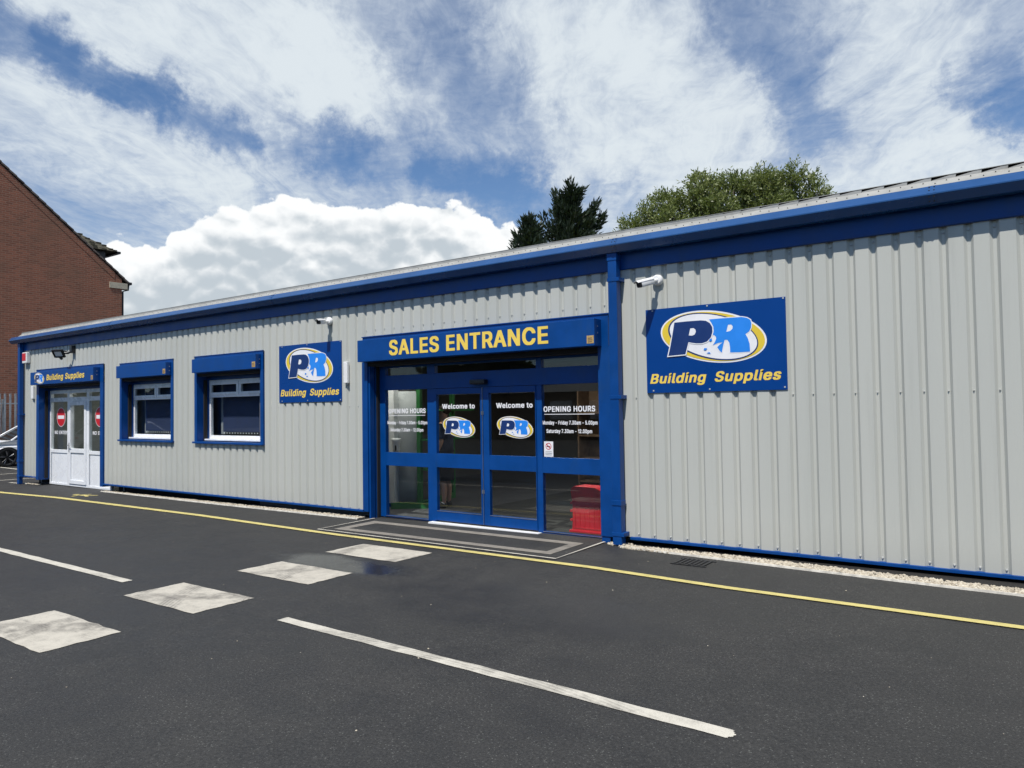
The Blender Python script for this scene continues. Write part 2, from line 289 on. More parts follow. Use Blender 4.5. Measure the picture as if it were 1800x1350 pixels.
def leafmat(name, a, bb, trans):
    n, b, o = mat(name); n.n.remove(b)
    gm = n.new('ShaderNodeNewGeometry'); c = objc(n); nz = n.noise(c, 0.9, 4, 0.6)
    f = n.m('ADD', n.m('MULTIPLY', gm.outputs['Random Per Island'], 0.6), n.m('MULTIPLY', n.ss(nz, 0.3, 0.7), 0.4))
    col = n.mix(f, a + (1,), bb + (1,))
    df = n.new('ShaderNodeBsdfDiffuse'); tr = n.new('ShaderNodeBsdfTranslucent'); gs = n.new('ShaderNodeBsdfGlossy'); gs.inputs['Roughness'].default_value = 0.45
    n.put(df.inputs[0], col); n.put(tr.inputs[0], n.mix(0.5, col, (0.12, 0.16, 0.02, 1)))
    mx = n.new('ShaderNodeMixShader'); mx.inputs[0].default_value = trans; n.l.new(df.outputs[0], mx.inputs[1]); n.l.new(tr.outputs[0], mx.inputs[2])
    m2 = n.new('ShaderNodeMixShader'); m2.inputs[0].default_value = 0.05; n.l.new(mx.outputs[0], m2.inputs[1]); n.l.new(gs.outputs[0], m2.inputs[2])
    n.l.new(m2.outputs[0], o.inputs[0])
leafmat('leaf_green', (0.105, 0.150, 0.028), (0.290, 0.330, 0.115), 0.42)
leafmat('leaf_conifer', (0.008, 0.020, 0.011), (0.028, 0.046, 0.020), 0.10)
leafmat('leaf_hedge', (0.020, 0.035, 0.012), (0.055, 0.075, 0.025), 0.2)

def pebble():
    n, b, o = mat('pebble'); gm = n.new('ShaderNodeNewGeometry'); c = objc(n); nz = n.noise(c, 60, 3, 0.6)
    cc = n.mix(gm.outputs['Random Per Island'], (0.52, 0.46, 0.35, 1), (0.24, 0.20, 0.15, 1))
    n.put(b.inputs['Base Color'], n.mix(n.ss(nz, 0.45, 0.7), cc, (0.60, 0.56, 0.47, 1))); b.inputs['Roughness'].default_value = 0.85
pebble()

def lit(name, col, e):
    n, b, o = mat(name); n.n.remove(b); em = n.new('ShaderNodeEmission'); em.inputs[0].default_value = col + (1,); em.inputs[1].default_value = e; n.l.new(em.outputs[0], o.inputs[0])
lit('fill_glow', (1.0, 0.97, 0.90), 28.0)  # glow of the added room lights

# ------------------------------------------------------------------ mesh helpers
def G(x):                                   # the yard falls gently to the far end of the building
    x = max(-60.0, min(25.0, x)); return -0.055 + 0.007 * (x + 4.0)

class MB:
    def __init__(s): s.v = []; s.f = []; s.mi = []; s.mats = []; s.sm = []
    def _m(s, m):
        if m not in s.mats: s.mats.append(m)
        return s.mats.index(m)
    def add(s, vs, fs, m, smooth=False):
        o = len(s.v); s.v += [tuple(p) for p in vs]; k = s._m(m)
        for f in fs: s.f.append(tuple(o + i for i in f)); s.mi.append(k); s.sm.append(smooth)
        return s
    def box(s, x0, x1, y0, y1, z0, z1, m, bev=0.0):
        if bev <= 0:
            vs = [(x, y, z) for z in (z0, z1) for y in (y0, y1) for x in (x0, x1)]
            return s.add(vs, [(0, 2, 3, 1), (4, 5, 7, 6), (0, 1, 5, 4), (2, 6, 7, 3), (0, 4, 6, 2), (1, 3, 7, 5)], m)
        bm = bmesh.new(); bmesh.ops.create_cube(bm, size=1.0)
        for q in bm.verts: q.co = Vector(((x0 + x1) / 2 + q.co.x * (x1 - x0), (y0 + y1) / 2 + q.co.y * (y1 - y0), (z0 + z1) / 2 + q.co.z * (z1 - z0)))
        bmesh.ops.bevel(bm, geom=bm.edges[:], offset=bev, segments=2, affect='EDGES', profile=0.6)
        return s.bm(bm, m)
    def bm(s, bm, m, smooth=False):
        bm.verts.index_update(); s.add([q.co for q in bm.verts], [[q.index for q in f.verts] for f in bm.faces], m, smooth); bm.free(); return s
    def prism(s, poly, axis, a, b, m, smooth=False):     # poly of 2-tuples, extruded along axis from a to b (x: (y,z); y: (x,z); z: (x,y))
        P = {'x': lambda p, t: (t, p[0], p[1]), 'y': lambda p, t: (p[0], t, p[1]), 'z': lambda p, t: (p[0], p[1], t)}[axis]
        n = len(poly); vs = [P(p, a) for p in poly] + [P(p, b) for p in poly]
        fs = [(i, (i + 1) % n, n + (i + 1) % n, n + i) for i in range(n)]
        s.add(vs, fs, m, smooth)
        tri = tessellate_polygon([[Vector((p[0], p[1], 0)) for p in poly]])
        s.add([P(p, a) for p in poly], tri, m); s.add([P(p, b) for p in poly], tri, m); return s
    def tube(s, pts, r, m, n=10, caps=True):             # round bar through points; r one radius or one per point
        pts = [Vector(p) for p in pts]; rs = r if isinstance(r, (list, tuple)) else [r] * len(pts)
        vs, fs = [], []
        prev = None
        for i, p in enumerate(pts):
            t = (pts[min(i + 1, len(pts) - 1)] - pts[max(i - 1, 0)]).normalized()
            ref = prev if prev is not None else (Vector((0, 0, 1)) if abs(t.z) < 0.9 else Vector((1, 0, 0)))
            u = (ref - t * ref.dot(t)).normalized(); w = t.cross(u); prev = u
            for k in range(n):
                a = 2 * math.pi * k / n; vs.append(p + (u * math.cos(a) + w * math.sin(a)) * rs[i])
        for i in range(len(pts) - 1):
            for k in range(n): fs.append((i * n + k, i * n + (k + 1) % n, (i + 1) * n + (k + 1) % n, (i + 1) * n + k))
        s.add(vs, fs, m, True)
        if caps: s.add(vs[:n], [tuple(range(n))[::-1]], m); s.add(vs[-n:], [tuple(range(n))], m)
        return s
    def poly3(s, pts, m): return s.add(pts, [tuple(range(len(pts)))], m)
    def build(s, name, parent=None, origin=None):
        me = bpy.data.meshes.new(name); org = Vector(origin) if origin else Vector((0, 0, 0))
        me.from_pydata([tuple(Vector(p) - org) for p in s.v], [], s.f)
        for m in s.mats: me.materials.append(MATS[m])
        me.polygons.foreach_set('material_index', s.mi); me.polygons.foreach_set('use_smooth', s.sm)
        bmx = bmesh.new(); bmx.from_mesh(me); bmesh.ops.recalc_face_normals(bmx, faces=bmx.faces[:]) if len(bmx.faces) < 60000 and not getattr(s, 'flat', False) else None
        bmx.to_mesh(me); bmx.free(); me.update()
        o = bpy.data.objects.new(name, me); COL.objects.link(o); o.location = org
        if parent: o.parent = parent; o.location = org - Vector(parent.get('_o', (0, 0, 0)))
        return o

def tag(o, label=None, cat=None, group=None, kind=None):
    if label: o['label'] = label
    if cat: o['category'] = cat
    if group: o['group'] = group
    if kind: o['kind'] = kind
    return o
def empty(name, label, cat, group=None, kind=None):     # an Empty at the world origin's frame that parents its parts
    o = bpy.data.objects.new(name, None); COL.objects.link(o); o.empty_display_size = 0.2
    return tag(o, label, cat, group, kind)
def copy_tree(o, parent=None):
    c = o.copy(); COL.objects.link(c)
    if parent: c.parent = parent
    for ch in [q for q in bpy.data.objects if q.parent == o]: copy_tree(ch, c)
    return c

# flat shapes facing -y (walls and signs) and flat shapes on the ground
def face_y(mb, loops, y, m, fx=lambda p: p):
    loops = [[fx(p) for p in l] for l in loops]
    flat = [p for l in loops for p in l]
    tri = tessellate_polygon([[Vector((p[0], p[1], 0)) for p in l] for l in loops])
    mb.flat = True
    out = []
    for t in tri:
        a, b, c = (flat[i] for i in t)
        cr = (b[0] - a[0]) * (c[1] - a[1]) - (b[1] - a[1]) * (c[0] - a[0])
        out.append(t if cr > 0 else t[::-1])
    mb.add([(p[0], y, p[1]) for p in flat], out, m); return mb
GLYPH = {"-":[497,[[[366,173],[365,260],[84,259],[85,172]]]],".":[231,[[[28,-1],[43,-14],[59,-20],[133,-20],[149,-14],[166,3],[172,23],[172,61],[166,81],[151,96],[127,104],[65,104],[43,98],[26,81],[20,65],[20,19]]]],"0":[497,[[[291,529],[183,531],[163,529],[127,517],[101,501],[72,472],[48,432],[28,374],[18,298],[18,208],[22,164],[36,104],[54,62],[72,36],[107,3],[131,-11],[157,-19],[187,-23],[267,-23],[297,-19],[327,-9],[353,7],[382,36],[404,72],[424,126],[434,188],[436,282],[430,352],[416,408],[394,454],[353,501],[323,519]],[[227,439],[261,419],[290,378],[308,320],[314,244],[306,180],[290,130],[272,102],[255,85],[241,75],[223,71],[192,90],[162,134],[144,198],[140,278],[146,322],[166,382],[195,421]]]],"1":[344,[[[305,-16],[306,523],[167,524],[56,443],[56,343],[117,342],[182,387],[182,-15]]]],"2":[497,[[[35,-16],[420,-15],[419,72],[214,77],[286,151],[362,237],[402,303],[412,357],[410,413],[404,435],[380,477],[359,498],[335,514],[285,530],[165,530],[139,524],[99,504],[56,459],[38,411],[37,346],[157,346],[158,367],[168,397],[191,424],[217,438],[243,434],[261,422],[278,403],[288,373],[282,345],[252,297],[34,63]]]],"3":[497,[[[41,525],[41,435],[230,432],[128,316],[128,232],[195,231],[247,217],[263,207],[288,178],[296,158],[298,140],[286,110],[267,89],[247,77],[213,71],[179,83],[154,106],[142,130],[139,147],[15,147],[16,96],[28,60],[48,32],[83,3],[125,-15],[153,-21],[285,-21],[345,-1],[384,28],[414,74],[424,126],[422,186],[402,238],[365,277],[337,293],[305,303],[280,306],[402,444],[402,524]]]],"5":[497,[[[395,525],[66,524],[38,280],[38,238],[97,229],[157,229],[199,253],[227,255],[255,239],[276,218],[286,202],[296,172],[292,136],[280,112],[257,87],[229,71],[205,75],[179,95],[164,110],[151,147],[31,147],[32,92],[42,62],[62,32],[89,7],[109,-5],[133,-15],[177,-23],[285,-21],[319,-11],[363,15],[382,34],[400,60],[412,86],[420,120],[422,182],[418,218],[410,246],[382,294],[341,329],[301,345],[281,349],[170,346],[181,435],[395,435]]]],"7":[497,[[[69,-16],[196,-15],[420,431],[419,524],[32,523],[33,436],[276,431],[68,19]]]],"A":[523,[[[492,-15],[492,19],[488,31],[308,521],[305,524],[171,524],[-8,35],[-14,17],[-14,-15],[113,-16],[165,126],[313,126],[365,-16]],[[239,340],[281,214],[196,215]]]],"B":[500,[[[31,524],[30,-15],[319,-14],[355,-6],[399,16],[418,33],[440,71],[448,111],[448,163],[442,199],[432,221],[401,256],[382,267],[416,303],[428,343],[426,417],[414,453],[398,477],[357,508],[331,518],[299,524]],[[154,213],[241,214],[277,202],[308,175],[320,153],[324,137],[316,115],[295,92],[271,80],[241,74],[155,74]],[[154,303],[155,436],[239,434],[267,424],[294,399],[304,377],[304,367],[294,343],[269,318],[259,312],[215,302]]]],"C":[554,[[[413,501],[369,521],[305,531],[217,531],[179,525],[149,515],[99,485],[68,454],[46,422],[24,372],[12,316],[10,218],[16,166],[28,124],[52,76],[68,54],[99,23],[119,9],[149,-7],[201,-21],[317,-23],[345,-19],[389,-5],[421,13],[456,44],[478,74],[498,120],[502,138],[501,177],[379,177],[358,128],[325,95],[285,75],[259,73],[215,91],[191,109],[176,126],[152,166],[136,222],[136,286],[142,316],[154,348],[168,372],[193,401],[211,415],[243,431],[257,435],[285,433],[327,413],[360,378],[379,333],[502,334],[502,370],[498,388],[478,434],[458,462]]]],"E":[462,[[[405,-16],[405,74],[154,75],[155,212],[386,213],[385,302],[155,302],[154,435],[401,436],[402,523],[31,524],[30,-15]]]],"F":[454,[[[31,-16],[154,-15],[155,206],[376,207],[375,294],[154,295],[154,435],[397,436],[397,524],[30,523]]]],"G":[564,[[[117,499],[72,460],[50,430],[26,380],[14,330],[10,290],[12,192],[22,142],[48,82],[72,48],[115,11],[149,-7],[181,-17],[223,-23],[337,-21],[377,-11],[411,5],[435,21],[464,50],[494,102],[506,150],[508,270],[253,271],[253,183],[380,182],[376,160],[366,138],[333,99],[293,77],[267,71],[215,91],[199,103],[166,140],[152,166],[140,202],[134,240],[136,286],[142,316],[154,348],[172,378],[213,417],[257,435],[285,433],[323,413],[358,376],[377,333],[503,333],[504,368],[482,428],[454,466],[423,493],[393,511],[345,527],[321,531],[213,531],[177,525],[147,515]]]],"H":[560,[[[31,-16],[154,-15],[155,216],[361,216],[362,-15],[486,-15],[485,524],[362,523],[361,304],[155,304],[154,523],[30,523]]]],"I":[289,[[[60,-16],[185,-15],[184,524],[59,523]]]],"L":[436,[[[31,524],[30,-15],[391,-16],[391,74],[154,75],[154,523]]]],"M":[672,[[[597,524],[447,524],[444,521],[315,182],[182,523],[31,524],[30,-15],[152,-15],[153,242],[254,-13],[257,-16],[371,-16],[473,242],[474,-15],[597,-16]]]],"N":[567,[[[493,-16],[494,523],[368,523],[367,208],[167,524],[31,524],[30,-15],[154,-15],[155,302],[357,-16]]]],"O":[577,[[[385,515],[355,525],[317,531],[215,531],[171,523],[125,503],[99,485],[56,438],[34,398],[16,342],[10,290],[10,218],[20,150],[44,90],[70,52],[113,13],[149,-7],[181,-17],[221,-23],[311,-23],[361,-15],[389,-5],[437,25],[480,74],[498,108],[516,162],[522,202],[522,306],[510,368],[488,420],[462,458],[437,483]],[[265,71],[239,79],[209,95],[190,110],[166,140],[142,192],[134,240],[134,268],[142,316],[154,348],[174,380],[211,415],[237,429],[269,437],[291,431],[325,413],[366,370],[378,350],[392,312],[398,280],[398,228],[382,168],[352,120],[319,91],[295,79]]]],"P":[488,[[[31,-16],[154,-15],[155,170],[283,170],[333,178],[361,190],[385,206],[406,227],[422,253],[436,297],[438,385],[430,423],[418,449],[383,490],[339,514],[291,524],[30,523]],[[155,258],[154,435],[233,434],[265,424],[283,412],[304,385],[314,351],[310,327],[296,297],[277,278],[249,264],[211,258]]]],"R":[492,[[[31,524],[30,-15],[154,-15],[154,181],[217,182],[323,-16],[457,-16],[458,17],[358,197],[385,214],[410,239],[428,271],[438,307],[438,397],[422,447],[406,471],[365,504],[309,522]],[[155,436],[221,436],[245,432],[281,416],[296,401],[310,375],[314,347],[302,313],[281,290],[257,278],[231,272],[154,273]]]],"S":[490,[[[71,7],[101,-9],[153,-23],[293,-23],[323,-17],[359,-3],[389,17],[416,46],[428,68],[438,112],[438,170],[432,198],[424,214],[387,255],[339,281],[197,325],[163,347],[152,360],[146,376],[158,402],[183,425],[217,439],[231,439],[273,421],[296,396],[309,361],[429,361],[430,406],[422,438],[396,478],[359,507],[315,525],[279,531],[159,529],[109,515],[83,501],[65,487],[42,460],[24,418],[22,346],[28,316],[48,282],[81,253],[117,235],[265,189],[297,167],[314,140],[304,114],[285,93],[255,75],[225,69],[189,77],[161,95],[142,120],[133,153],[9,153],[8,114],[18,72],[36,40]]]],"T":[492,[[[163,-16],[286,-15],[286,435],[447,436],[447,524],[2,523],[3,436],[162,435]]]],"U":[561,[[[487,524],[362,523],[360,165],[348,131],[319,96],[293,80],[261,70],[239,74],[201,94],[170,129],[156,167],[154,523],[30,523],[32,123],[40,93],[56,61],[72,39],[97,16],[135,-6],[189,-22],[303,-24],[355,-16],[387,-4],[417,14],[448,43],[476,91],[484,119],[488,157]]]],"W":[730,[[[-14,523],[-14,491],[-10,475],[125,-16],[260,-15],[343,286],[424,-15],[560,-15],[698,485],[697,524],[572,523],[491,212],[409,524],[277,524],[274,521],[193,212],[112,523]]]],"Y":[515,[[[297,-16],[298,193],[482,487],[484,523],[351,524],[235,338],[121,524],[-11,524],[-10,485],[174,191],[174,-15]]]],"a":[433,[[[365,-17],[366,286],[360,318],[342,352],[315,377],[269,395],[239,399],[151,399],[111,393],[85,385],[49,363],[32,346],[14,316],[12,276],[15,273],[69,257],[129,257],[153,289],[181,307],[195,309],[211,305],[236,280],[240,254],[201,241],[95,227],[47,209],[16,182],[2,150],[0,80],[6,50],[26,16],[45,-1],[71,-15],[115,-25],[195,-25],[243,-15]],[[246,156],[242,128],[232,106],[203,77],[171,65],[157,69],[130,90],[126,104],[128,116],[135,125],[161,141],[209,153]]]],"c":[439,[[[333,374],[289,394],[263,398],[141,398],[89,378],[65,360],[42,335],[24,305],[6,243],[6,133],[14,97],[30,61],[60,21],[81,4],[115,-14],[145,-22],[243,-24],[293,-16],[335,4],[372,41],[392,83],[391,120],[335,134],[275,134],[262,105],[244,85],[207,66],[177,80],[156,101],[138,133],[128,171],[130,217],[146,261],[177,296],[193,306],[211,310],[239,296],[262,271],[273,246],[335,246],[391,260],[392,293],[372,335]]]],"d":[468,[[[401,524],[280,523],[279,390],[249,400],[133,398],[83,378],[65,364],[38,333],[18,293],[6,245],[6,133],[12,101],[28,61],[56,21],[81,0],[113,-16],[155,-24],[241,-24],[281,-12],[283,-16],[402,-15]],[[209,68],[183,76],[160,95],[138,133],[128,171],[130,219],[146,263],[177,298],[203,310],[231,298],[256,273],[270,247],[280,207],[276,151],[260,111],[235,82]]]],"e":[447,[[[85,376],[40,333],[24,305],[6,243],[6,131],[16,91],[42,41],[63,18],[87,0],[115,-14],[147,-22],[275,-22],[313,-12],[351,10],[372,31],[388,55],[394,71],[393,108],[337,122],[275,122],[255,88],[223,68],[209,66],[183,76],[150,105],[136,131],[130,153],[399,154],[400,245],[396,269],[382,311],[364,341],[337,368],[303,388],[243,400],[141,398],[113,390]],[[134,239],[140,257],[160,285],[179,300],[201,310],[215,308],[245,288],[260,269],[272,241],[271,238]]]],"g":[469,[[[401,395],[283,395],[281,389],[251,399],[131,397],[83,377],[40,336],[22,304],[12,276],[4,222],[6,134],[20,84],[40,48],[59,27],[83,9],[131,-9],[249,-11],[280,-2],[278,-20],[270,-40],[260,-52],[237,-69],[215,-77],[181,-71],[157,-55],[131,-25],[71,-25],[59,-31],[20,-54],[20,-86],[55,-129],[105,-157],[127,-163],[155,-167],[255,-167],[321,-153],[357,-131],[382,-104],[396,-74],[402,-42]],[[207,309],[233,297],[260,268],[278,224],[282,186],[270,136],[256,112],[235,91],[215,81],[201,79],[175,91],[146,122],[130,164],[128,208],[138,246],[158,280],[187,303]]]],"i":[210,[[[24,-16],[143,-15],[142,396],[23,395]],[[155,511],[145,527],[128,538],[48,540],[34,536],[13,513],[13,453],[26,436],[42,428],[126,428],[138,434],[153,451]]]],"l":[233,[[[24,526],[23,59],[31,25],[52,-2],[82,-16],[184,-18],[210,-14],[211,23],[201,69],[158,72],[149,83],[145,105],[145,525]]]],"m":[653,[[[587,-15],[587,289],[575,337],[559,363],[546,376],[510,396],[482,402],[402,402],[352,392],[326,372],[298,392],[260,402],[186,402],[146,392],[142,396],[23,395],[24,-16],[145,-15],[145,243],[161,281],[178,298],[200,308],[212,304],[229,289],[243,263],[245,-15],[364,-16],[365,231],[375,273],[404,304],[418,310],[449,291],[457,281],[465,257],[467,-15]]]],"n":[453,[[[386,-16],[387,281],[379,319],[355,361],[324,386],[276,400],[182,400],[146,390],[142,396],[24,396],[23,-15],[145,-15],[145,233],[151,255],[163,277],[188,300],[212,308],[230,300],[245,287],[257,269],[265,245],[267,-15]]]],"o":[459,[[[329,376],[301,390],[273,398],[141,398],[113,390],[83,374],[65,360],[38,329],[14,279],[6,243],[6,133],[14,97],[36,51],[60,21],[87,0],[115,-14],[145,-22],[271,-22],[301,-14],[325,-2],[347,14],[378,49],[394,79],[408,129],[408,247],[398,287],[378,327],[368,341]],[[207,66],[177,80],[156,101],[138,133],[128,171],[130,217],[146,261],[177,296],[205,310],[239,296],[258,277],[278,241],[288,199],[284,155],[268,113],[241,82]]]],"p":[468,[[[24,-159],[145,-158],[146,-13],[164,-21],[192,-25],[264,-25],[296,-21],[346,1],[375,28],[391,50],[407,84],[419,134],[419,244],[407,292],[385,336],[358,365],[336,381],[302,395],[260,401],[174,399],[144,389],[142,395],[23,394]],[[218,67],[194,79],[165,110],[149,150],[143,190],[153,242],[167,270],[192,297],[210,307],[224,309],[248,297],[265,282],[279,262],[293,226],[297,174],[287,132],[273,106],[250,81],[234,71]]]],"r":[303,[[[24,-16],[145,-15],[147,247],[161,275],[178,292],[200,304],[273,307],[272,400],[164,400],[148,394],[23,395]]]],"s":[408,[[[63,-4],[105,-20],[133,-24],[247,-22],[285,-12],[309,0],[346,35],[360,69],[362,127],[356,157],[338,187],[317,204],[293,216],[203,238],[165,254],[157,258],[142,277],[148,289],[163,302],[177,310],[191,312],[211,302],[224,289],[239,262],[305,262],[353,274],[354,307],[330,355],[299,382],[265,396],[243,400],[133,400],[79,384],[57,370],[32,343],[18,307],[18,243],[28,211],[40,195],[63,176],[87,164],[211,130],[226,119],[236,103],[215,78],[197,68],[177,66],[155,76],[140,89],[123,122],[57,122],[9,112],[6,109],[6,75],[12,55],[28,27]]]],"t":[271,[[[237,-16],[242,-13],[242,23],[232,69],[175,70],[160,85],[156,99],[156,311],[234,313],[234,395],[156,397],[155,488],[35,488],[34,397],[-24,395],[-24,313],[34,311],[34,73],[44,29],[71,-2],[107,-18],[215,-20]]]],"u":[454,[[[24,395],[23,108],[29,68],[51,24],[84,-5],[108,-15],[140,-21],[222,-21],[248,-17],[268,-9],[270,-15],[386,-15],[387,394],[267,394],[265,144],[261,128],[247,102],[222,79],[200,71],[184,77],[163,96],[147,130],[145,394]]]],"y":[433,[[[18,-155],[48,-161],[126,-161],[166,-153],[207,-122],[237,-68],[399,356],[400,395],[276,395],[273,392],[194,173],[115,394],[-13,394],[-11,356],[127,-2],[98,-59],[80,-69],[31,-70],[17,-120]]]]}
def text(mb, s, x0, x1, z, cap, y, m, shear=0.0, space=280):
    pen = 0; todo = []
    for ch in s:
        if ch == ' ': pen += space; continue
        adv, L = GLYPH[ch]; todo.append((pen, L)); pen += adv
    xs = [p + q[0] for p, L in todo for l in L for q in l]; a, b = min(xs), max(xs)
    k = cap / 540.0; kx = (x1 - x0 - shear * cap) / (b - a)
    for p, L in todo:
        face_y(mb, L, y, m, lambda q: (x0 + (q[0] + p - a) * kx + shear * (q[1] + 16) * k, z + (q[1] + 16) * k))
def ellipse(cx, cz, a, b, ang=0.0, n=56):
    ca, sa = math.cos(R_(ang)), math.sin(R_(ang))
    return [(cx + a * math.cos(t) * ca - b * math.sin(t) * sa, cz + a * math.cos(t) * sa + b * math.sin(t) * ca) for t in (2 * math.pi * i / n for i in range(n))]
def grow(P, d):
    n = len(P); out = []; ar = sum(P[i][0] * P[(i + 1) % n][1] - P[(i + 1) % n][0] * P[i][1] for i in range(n)); sg = 1 if ar > 0 else -1
    for i in range(n):
        a, b, c = P[i - 1], P[i], P[(i + 1) % n]
        def nr(u, v):
            x, y = v[0] - u[0], v[1] - u[1]; l = math.hypot(x, y) or 1; return (y / l * sg, -x / l * sg)
        n1, n2 = nr(a, b), nr(b, c); mx, my = n1[0] + n2[0], n1[1] + n2[1]; k = max(0.7, mx * n1[0] + my * n1[1])
        out.append((b[0] + d * mx / k, b[1] + d * my / k))
    return out
LP = [(-437, 311), (-288, 314), (-120, 312), (-63, 302), (-20, 274), (7, 229), (9, 174), (-11, 114), (-56, 71), (-114, 55), (-178, 58), (-242, 70), (-272, 78), (-293, 9), (-312, -58), (-415, -62), (-519, -66), (-493, 34), (-466, 158)]
LPH = [(-248, 232), (-209, 233), (-187, 215), (-183, 188), (-198, 158), (-227, 148), (-268, 153)]
LR = [(-27, 315), (93, 316), (240, 313), (336, 312), (395, 297), (430, 273), (440, 237), (435, 190), (415, 150), (374, 123), (399, 74), (416, 14), (419, -69), (326, -70), (202, -66), (201, -8), (194, 42), (173, 75), (143, 75), (127, 20), (108, -63), (84, -40), (58, 0), (89, 29), (121, 51), (68, 46), (9, 25), (31, 57), (48, 92), (46, 116), (27, 136), (8, 140), (23, 185), (17, 234), (-1, 272)]
LRH = [(185, 239), (220, 239), (237, 219), (232, 191), (206, 169), (164, 162)]
AMP = [[(-31, 85), (-18, 100), (1, 98), (3, 79), (-12, 68), (-27, 71)], [(-96, -15), (-87, -1), (-54, -5), (-71, -26), (-93, -25)], [(-68, -61), (-34, -48), (-13, -66)]]
def logo(mb, cx, cz, k, y, st=0.0012, kz=None):         # the oval emblem with its two letters; (cx, cz) is the centre of the oval
    kz = kz or k
    fx = lambda p: (cx + (p[0] + 6.9) * k, cz + (p[1] - 125.3) * kz)
    lay = [([ellipse(-6.9, 125.3, 611, 285, -10)], 'white_vinyl'), ([grow(LP, 14)], 'white_vinyl'), ([ellipse(-6.9, 125.3, 592, 268, -10)], 'gold_vinyl'),
           ([ellipse(-5.2, 125, 527, 249, -15)], 'navy_vinyl'), ([ellipse(-1, 126, 510, 235, -15)], 'white_vinyl'), ([grow(LR, 9)], 'white_vinyl'),
           ([LR, LRH], 'sky_vinyl'), ([grow(LP, 12)], 'white_vinyl'), ([LP, LPH], 'navy_vinyl')]
    for i, (l, m) in enumerate(lay): face_y(mb, l, y - st * i, m, fx)
    for l in AMP: face_y(mb, [l], y - st * len(lay), 'sky_vinyl', fx)

# ------------------------------------------------------------------ ground and its markings
mb = MB(); xs = [-400, -60] + list(range(-55, 25, 5)) + [25, 400]
vs = [(x, y, G(x)) for x in xs for y in (-400, 400)]
mb.add(vs, [(2 * i, 2 * i + 2, 2 * i + 3, 2 * i + 1) for i in range(len(xs) - 1)], 'asphalt')
ground = tag(mb.build('ground'), kind='structure')
def strip(mb, pts, w, m, lift=0.004, ends=True):        # painted line through ground points, w wide
    P = [Vector((p[0], p[1], 0)) for p in pts]; L, Rr = [], []
    for i, p in enumerate(P):
        t = (P[min(i + 1, len(P) - 1)] - P[max(i - 1, 0)]).normalized(); q = Vector((-t.y, t.x, 0)) * (w[i] if isinstance(w, list) else w) / 2
        L.append(p + q); Rr.append(p - q)
    vs = [(v.x, v.y, G(v.x) + lift) for v in L + Rr]; n = len(P)
    mb.add(vs, [(i, n + i, n + i + 1, i + 1) for i in range(n - 1)], m)
def gpoly(mb, pts, m, lift=0.004):
    tri = tessellate_polygon([[Vector((p[0], p[1], 0)) for p in pts]]); mb.add([(p[0], p[1], G(p[0]) + lift) for p in pts], tri, m)
def ragged(c, n=9, amp=0.010):                          # rectangle outline with slightly worn edges
    out = []
    for i in range(len(c)):
        a, b = Vector(c[i]), Vector(c[(i + 1) % len(c)])
        nr = Vector((-(b - a).y, (b - a).x)).normalized()
        for k in range(n):
            out.append(tuple(a.lerp(b, k / n) + nr * random.uniform(-amp, amp) * (0.3 if k == 0 else 1)))
    return out
for (y0, y1) in ((-5.67, -5.11), (-4.53, -3.95), (-3.36, -2.80), (-2.19, -1.60)):
    m_ = MB(); gpoly(m_, ragged([(-6.85, y0), (-5.70, y0), (-5.70, y1), (-6.84, y1)]), 'paint_square'); m_.build('painted_square', ground)
m_ = MB(); gpoly(m_, ragged([(-4.93, -4.275), (-1.28, -4.37), (-1.25, -4.32), (-1.28, -4.265), (-4.93, -4.175)], 22, 0.006), 'paint_white'); m_.build('lane_line', ground)
m_ = MB(); gpoly(m_, ragged([(-13.5, -4.20), (-7.40, -4.27), (-7.40, -4.165), (-13.5, -4.09)], 22, 0.006), 'paint_white'); m_.build('lane_line', ground)
m_ = MB(); strip(m_, [(-34, -1.30), (-24, -1.28), (-19, -1.24), (-16.6, -1.10), (-11.2, -1.15), (-9.3, -1.24), (-7.7, -1.31), (-5.97, -1.335), (-3.73, -1.365), (-2.27, -1.49), (-1, -1.525), (-0.12, -1.55), (3, -1.62), (9, -1.7)],
                 [.15, .15, .14, .14, .12, .11, .10, .095, .095, .09, .09, .09, .09, .09], 'paint_yellow', 0.009); m_.build('yellow_line', ground)
for a, b in (((-29.6, 2.37), (-24.9, 2.0)), ((-25.6, 0.7), (-25.3, 3.6)), ((-23.0, -0.1), (-22.6, 2.6))): m_ = MB(); strip(m_, [a, b], 0.10, 'paint_white'); m_.build('bay_line', ground)
m_ = MB()
strip(m_, [(-21.9, -0.05), (-21.2, -0.03)], 0.08, 'paint_white', 0.006)
m_.build('bay_line', ground)
m_ = MB()                                               # entrance apron: inlaid grey band and thin pale border
O = [(-8.14, -0.18), (-4.48, -0.23), (-4.47, -1.00), (-8.10, -0.99)]; I = [(-7.94, -0.33), (-4.61, -0.37), (-4.60, -0.87), (-7.95, -0.85)]
vs = [(p[0], p[1], G(p[0]) + 0.004) for p in O + I]; m_.add(vs, [(i, (i + 1) % 4, 4 + (i + 1) % 4, 4 + i) for i in range(4)], 'paint_grey'); m_.build('apron_band', ground)
m_ = MB(); strip(m_, [(-8.30, -0.02), (-8.25, -1.15), (-4.27, -1.20), (-4.29, -0.06)], 0.035, 'paint_white', 0.014); m_.build('apron_border', ground)
m_ = MB()                                               # yellow walking figure painted on the path
hx, hy = -16.62, -0.62
def limb(a, b, w): strip(m_, [(hx + a[0], hy + a[1]), (hx + b[0], hy + b[1])], w, 'paint_yellow', limb.z); limb.z += 0.0008
limb.z = 0.004
limb((-.10, .0), (.16, .02), .10); limb((.16, .02), (.42, .16), .07); limb((.16, .02), (.44, -.06), .07); limb((-.06, 0), (.06, .20), .055); limb((-.06, 0), (.12, -.22), .055)
